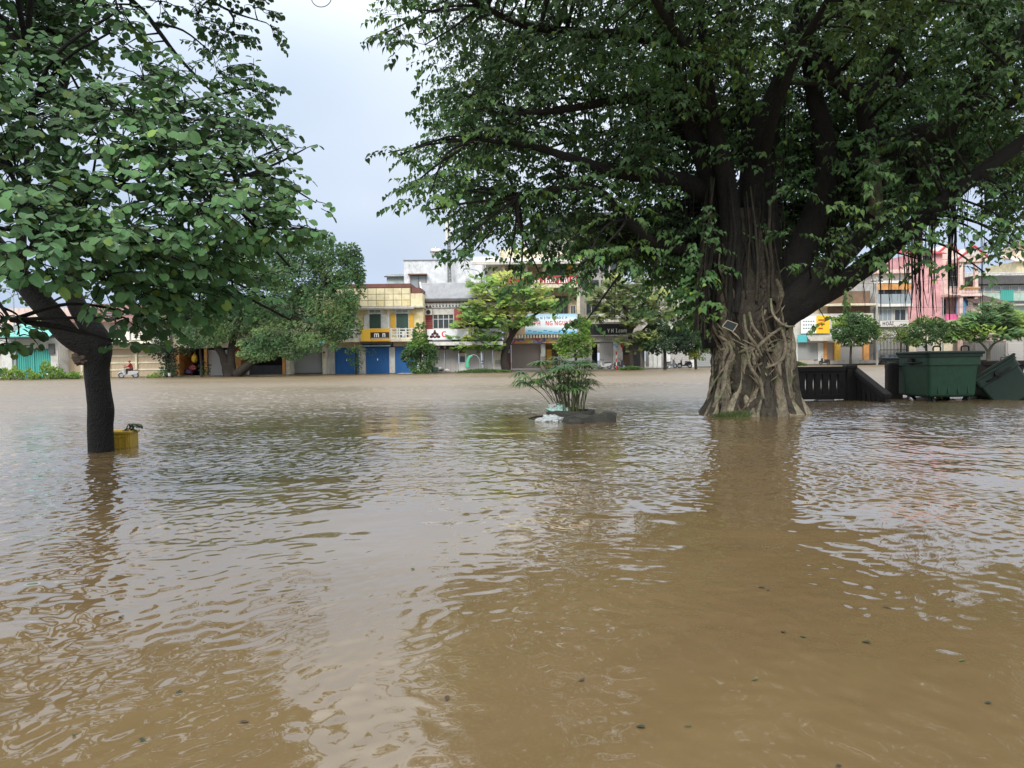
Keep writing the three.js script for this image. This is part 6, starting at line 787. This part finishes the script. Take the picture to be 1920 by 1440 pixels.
// ---------------------------------------------------------------- the sedge in its planter, stone slab and rubbish
{
  const c = onWater(1070, 783), r = rng(61), st = new THREE.MeshStandardMaterial({ color: lin(0.07, 0.07, 0.062), roughness: 0.85, map: rep(stain, 1.5), bumpMap: rep(rough, 2), bumpScale: 0.012 });
  const P = thing('round_planter', 'round dark stone planter just above the water holding the sedge', 'planter', c.clone().add(V(0, 0, -0.1)));
  mesh('bowl', (() => { const g = new THREE.LatheGeometry([[0.44, -0.3], [0.46, 0.05], [0.47, 0.06], [0.47, 0.13], [0.455, 0.145], [0.41, 0.145], [0.4, 0.1], [0, 0.09]].map(([a, b]) => new THREE.Vector2(a, b)), 40); const p = g.attributes.position; for (let i = 0; i < p.count; i++) p.setXYZ(i, p.getX(i) * (1 + 0.04 * noise3(p.getX(i) * 4, p.getY(i) * 4, p.getZ(i) * 4)), p.getY(i) + 0.015 * noise3(p.getX(i) * 5, 2, p.getZ(i) * 5), p.getZ(i)); g.computeVertexNormals(); return g; })(), st, P);
  const S = thing('stone_slab', 'dark wet stone slab lying in the water right of the sedge planter', 'stone slab', onWater(1106, 791).add(V(0, 0, 0)), 0.06); mesh('slab', (() => { const g = new THREE.BoxGeometry(0.94, 0.27, 0.36, 24, 6, 8), p = g.attributes.position; for (let i = 0; i < p.count; i++) { const x = p.getX(i), y = p.getY(i), z = p.getZ(i); const e = 1 - 0.25 * Math.pow(Math.abs(x) * 2, 6); p.setXYZ(i, x + 0.04 * noise3(x * 5, y * 5, z * 5), y * e + 0.035 * noise3(x * 6 + 3, 1, z * 6) + (x > 0.1 ? 0.05 : 0), z * e + 0.03 * noise3(x * 5, y * 6, 4)); } g.translate(0, -0.03, 0); g.computeVertexNormals(); return g; })(), st, S); mesh('chip', (() => { const g = new THREE.IcosahedronGeometry(0.1, 2); g.scale(1.5, 0.7, 1); g.translate(-0.3, 0.02, 0.24); return g; })(), st, S);
  const T = thing('umbrella_sedge', 'umbrella sedge with arching stems growing from the planter in the flood', 'plant', P.position.clone());
  const stemM = plain(lin(0.13, 0.15, 0.06), { roughness: 0.7 }), stemD = plain(lin(0.1, 0.085, 0.05), { roughness: 0.8 }), lm = [lin(0.06, 0.17, 0.045), lin(0.11, 0.24, 0.05), lin(0.16, 0.25, 0.06), lin(0.14, 0.17, 0.06)].map(q => leafMat(q));
  const blade = (o, d, len, out) => { // a narrow arching blade
    const side = d.clone().cross(V(0, 1, 0)).normalize(), n = 5, L = [], p = o.clone(), q = d.clone().normalize(); for (let i = 0; i <= n; i++) { const w = 0.013 * Math.sin(Math.PI * Math.min(1, 0.15 + i / n * 0.85)) + 0.0008; L.push(p.clone().addScaledVector(side, -w), p.clone().add(V(0, 0.003, 0)), p.clone().addScaledVector(side, w)); q.y -= 0.22; q.normalize(); p.addScaledVector(q, len / n); }
    const base = out.pos.length / 3; for (const v of L) out.pos.push(v.x, v.y, v.z); for (let i = 0; i < n; i++) for (const k of [0, 1]) { const a = base + i * 3 + k; out.idx.push(a, a + 3, a + 1, a + 1, a + 3, a + 4); }
  };
  for (let i = 0; i < 74; i++) {
    const th = r() * 6.283, lean = i < 9 ? 0.75 + 0.25 * r() : 0.05 + 0.5 * r(), b = V(Math.cos(th) * 0.3 * Math.sqrt(r()), 0.08, Math.sin(th) * 0.22 * r()), left = i < 9, dir = V((left ? -1 : Math.cos(th)) * lean * (left ? 0.9 : Math.cos(th) > 0 ? 0.62 : 0.8), 1, (left ? (r() - .5) * 0.5 : Math.sin(th)) * lean * 0.8), H = left ? 0.7 + 0.22 * r() : 0.5 + 0.62 * r();
    const p1 = b.clone().addScaledVector(dir, H * 0.5), p2 = b.clone().addScaledVector(dir, H).add(V(dir.x * 0.12 * H, -0.12 * lean * H, dir.z * 0.12 * H)); const top = p2;
    mesh('stem', tube([b, p1.add(V(0, 0.03, 0)), p2], [0.009, 0.007, 0.005], 5, 8), r() < 0.3 ? stemD : stemM, T); if (i > 62) continue;
    const out = { pos: [], idx: [] }, n = 18 + Math.floor(r() * 9); for (let k = 0; k < n; k++) { const a = k / n * 6.283 + r() * 0.3; blade(top, V(Math.cos(a) + dir.x * 0.3, 0.55 - 0.25 * r() - 0.3 * lean, Math.sin(a)), 0.2 + 0.15 * r(), out); }
    const g = new THREE.BufferGeometry(); g.setAttribute('position', new THREE.Float32BufferAttribute(out.pos, 3)); g.setIndex(out.idx); g.computeVertexNormals(); mesh('leaf_whorl', g, lm[Math.min(3, Math.floor(r() * 3.4 + (dir.x > 0.2 ? 0.7 : 0)))], T);
  }
  // rubbish caught on the planter
  const crumple = (w, h, d, seed, k = 0.5) => { const g = new THREE.IcosahedronGeometry(1, 14), p = g.attributes.position; for (let i = 0; i < p.count; i++) { const v = V(p.getX(i), p.getY(i), p.getZ(i)), f = 1 + k * (Math.abs(fbm(v.x * 2.4 + seed, v.y * 2.4, v.z * 2.4, 4)) * 1.6 - 0.3) + 0.1 * Math.abs(noise3(v.x * 7, v.y * 7 + seed, v.z * 7)); p.setXYZ(i, v.x * f * w, Math.max(-0.05, v.y * f * h), v.z * f * d); } const q = mergeVertices((g.deleteAttribute('uv'), g.deleteAttribute('normal'), g), 1e-5); q.computeVertexNormals(); return q; };
  const film = (c, o = {}) => new THREE.MeshPhysicalMaterial({ color: c, roughness: 0.35, clearcoat: 0.5, clearcoatRoughness: 0.25, side: THREE.DoubleSide, ...o });
  const A = thing('plastic_bag', 'crumpled white plastic bag floating against the sedge planter', 'plastic bag', onWater(1034, 790)); mesh('bag', crumple(0.2, 0.12, 0.14, 3), film(lin(0.4, 0.44, 0.45)), A); mesh('bag_tail', (() => { const g = crumple(0.1, 0.05, 0.06, 9); g.translate(-0.2, 0.02, 0.05); return g; })(), film(lin(0.45, 0.47, 0.48)), A);
  const B = thing('green_sack', 'pale green woven sack draped over the left rim of the sedge planter', 'sack', onWater(1050, 783)); mesh('sack', (() => { const g = crumple(0.26, 0.17, 0.13, 14, 0.4); g.rotateZ(-0.35); g.translate(0, 0.08, 0); return g; })(), film(lin(0.3, 0.48, 0.42)), B); mesh('sack_mouth', (() => { const g = crumple(0.08, 0.07, 0.07, 4, 0.6); g.translate(-0.12, 0.2, 0.02); return g; })(), film(lin(0.45, 0.42, 0.42)), B);
  const C = thing('driftwood', 'short dark branch floating left of the white plastic bag', 'branch', onWater(1008, 784)); mesh('stick', tube([V(-0.18, 0, 0), V(0, 0.03, 0), V(0.2, 0.05, 0.03)], [0.012, 0.022, 0.018], 8, 10, 0.3, 2), barkMat(lin(0.04, 0.033, 0.028)), C); mesh('twig', bar(V(0, 0.03, 0), V(-0.08, 0.09, 0.02), 0.006), barkMat(lin(0.04, 0.033, 0.028)), C);
}

// ---------------------------------------------------------------- crate planter by the forked tree
{
  const p = onWater(222, 838), t = thing('yellow_crate', 'yellow plastic crate half sunk beside the forked trunk', 'crate', p, 0.12), ym = new THREE.MeshStandardMaterial({ color: lin(0.5, 0.33, 0.03), roughness: 0.5, map: rep(stain, 1.6) });
  const w = 0.2, h = 0.22, d = 0.16; for (const z of [-1, 1]) { mesh('side_wall', rbox(-w, -0.12, z * d - 0.012, w, h, z * d + 0.012, 0.008), ym, t); } for (const x of [-1, 1]) mesh('end_wall', rbox(x * w - 0.012, -0.12, -d + 0.013, x * w + 0.012, h - 0.002, d - 0.013, 0.008), ym, t);
  for (const z of [-1, 1]) mesh('rim', rbox(-w - 0.025, h - 0.03, z * (d + 0.012) - 0.016, w + 0.025, h + 0.006, z * (d + 0.012) + 0.016, 0.01), ym, t); for (const x of [-1, 1]) mesh('rim', rbox(x * (w + 0.012) - 0.016, h - 0.032, -d, x * (w + 0.012) + 0.016, h + 0.004, d, 0.01), ym, t);
  for (let i = -2; i <= 2; i++) mesh('rib', rbox(i * 0.085 - 0.008, -0.1, d + 0.01, i * 0.085 + 0.008, h - 0.034, d + 0.022, 0.004), ym, t); mesh('cross_rib', rbox(-w + 0.005, h - 0.075, d + 0.011, w - 0.005, h - 0.06, d + 0.02, 0.004), ym, t); mesh('soil', box(-w + 0.02, 0.0, -d + 0.02, w - 0.02, h - 0.05, d - 0.02), plain(lin(0.04, 0.03, 0.02), { roughness: 1 }), t);
  const r = rng(71), s = thing('potted_seedling', 'scrawny dark plant growing out of the yellow crate', 'plant', p.clone().add(V(0.1, h - 0.06, 0)), 0.12), list = [], gm = plain(lin(0.05, 0.06, 0.03));
  for (let i = 0; i < 6; i++) { const a = V(-0.1 + 0.18 * r(), 0, (r() - .5) * 0.1), b = a.clone().add(V(0.02 + 0.14 * r(), 0.08 + 0.1 * r(), 0)), c = b.clone().add(V(0.05 + 0.04 * r(), -0.01, 0.02)); mesh('stem', tube([a, b, c], [0.005, 0.003], 5, 8), gm, s); for (let k = 0; k < 5; k++) leafAt(b.clone().lerp(c, k / 4), V(r() - .2, -0.6 * r(), r() - .5), V(0, 1, 0.3), 0.05 + 0.025 * r(), lin(0.05, 0.08, 0.035), list); } for (const q of list) { const m = mesh('leaf', ovalLeaf, lm0(), s); m.applyMatrix4(q.m); }
}
function lm0() { return lm0.m ||= leafMat(lin(0.05, 0.085, 0.04)); }
// ---------------------------------------------------------------- small signs on the trees, grass and floating leaves
{
  const p = at(1, 482, 9.25), t = thing('number_plate_sign', 'small black plate with pale figures nailed to the left bough of the forked tree', 'sign', p, 0.1); const s = 9.3 / F; mesh('plate', rbox(-26 * s, -8 * s, -0.006, 26 * s, 8 * s, 0.006, 0.004), MT.iron, t); const g = new THREE.PlaneGeometry(50 * s, 14.5 * s); g.translate(0, 0, 0.0085); mesh('print', g, canvasMat(256, 74, (c, w, h) => { c.fillStyle = '#101214'; c.fillRect(0, 0, w, h); c.strokeStyle = '#c9c4c0'; c.lineWidth = 4; c.strokeRect(7, 7, w - 14, h - 14); words(c, 'S91', w * 0.7, h * 0.53, h * 0.62, '#d8d4d0', 'bold'); }), t);
  const q = thing('framed_plate', 'small tilted dark plate in a pale frame hung on the banyan trunk', 'plate', at(1368, 611, 14.02), 0.08), w = 0.15; q.rotation.z = 0.5; const gl = mesh('plate_face', rbox(-w * 0.8, -w * 0.62, -0.008, w * 0.8, w * 0.62, 0.004, 0.003), plain(lin(0.02, 0.025, 0.02), { roughness: 0.15 }), q); const fm = plain(lin(0.4, 0.36, 0.27)); q.rotation.z = -0.12; const sk = (a, b) => mesh('frame_bar', bar(a, b, 0.008, 6), fm, q); const c4 = [V(-0.145, -0.03, 0.012), V(-0.06, 0.1, 0.012), V(0.15, 0.045, 0.012), V(0.07, -0.1, 0.012)]; for (let i = 0; i < 4; i++) sk(c4[i], c4[(i + 1) % 4]); gl.geometry = (() => { const sh = new THREE.Shape(c4.map(v => new THREE.Vector2(v.x, v.y))); return new THREE.ExtrudeGeometry(sh, { depth: 0.008, bevelEnabled: false }); })();
}
{
  const r = rng(81), pos = [], idx = [], c = onWater(1385, 781); for (let i = 0; i < 1100; i++) { const x = (r() + r() - 1) * 0.55, z = -0.08 + 0.2 * r() - 0.2 * Math.abs(x), h = 0.05 + 0.1 * r() * (1 - Math.abs(x) * 1.3), a = (r() - .5) * 0.1, b = pos.length / 3; pos.push(c.x + x - 0.004, -0.02, c.z + z, c.x + x + 0.004, -0.02, c.z + z, c.x + x + a * 0.5, h * 0.7, c.z + z + 0.01, c.x + x + a, h, c.z + z + 0.03 * r()); idx.push(b, b + 1, b + 2, b + 2, b + 1, b + 3); }
  const g = new THREE.BufferGeometry(); g.setAttribute('position', new THREE.Float32BufferAttribute(pos, 3)); g.setIndex(idx); g.computeVertexNormals(); tag(mesh('trunk_grass', g, leafMat(lin(0.085, 0.13, 0.03))), 'patch of short green grass at the foot of the banyan', 'grass', null, 'stuff');
  const lists = [[1435, 1105], [1472, 1188], [1512, 1196], [1634, 1207], [1655, 1140], [1422, 1275], [1210, 1365], [1098, 1276], [1298, 1364], [342, 1296], [448, 1355], [140, 1380], [262, 1386], [840, 1306], [1792, 1130], [1568, 1440], [1440, 1108], [772, 1068], [1860, 1320], [230, 1160], [1810, 1240]];
  const m1 = leafMat(lin(0.02, 0.03, 0.014), { transmission: 0 }), m2 = leafMat(lin(0.05, 0.075, 0.022), { transmission: 0 }), m3 = leafMat(lin(0.05, 0.03, 0.02), { transmission: 0 });
  lists.forEach(([x, y], i) => { const p = onWater(x, y); p.y = waterY(p.x, p.z) + 0.006; const o = mesh('fallen_leaf', ovalLeaf, [m1, m3, m2][i % 3]); o.position.copy(p); const s = 0.02 + 0.016 * r(); o.scale.set(s * (0.7 + r() * 0.6), s, s); o.rotation.set(-Math.PI / 2 + 0.15 * (r() - .5), 0, r() * 6.28); tag(o, 'small fallen leaf floating on the muddy brown water near the camera', 'leaf', 'fallen leaves floating on the flood'); });
}

renderer.render(scene, camera);
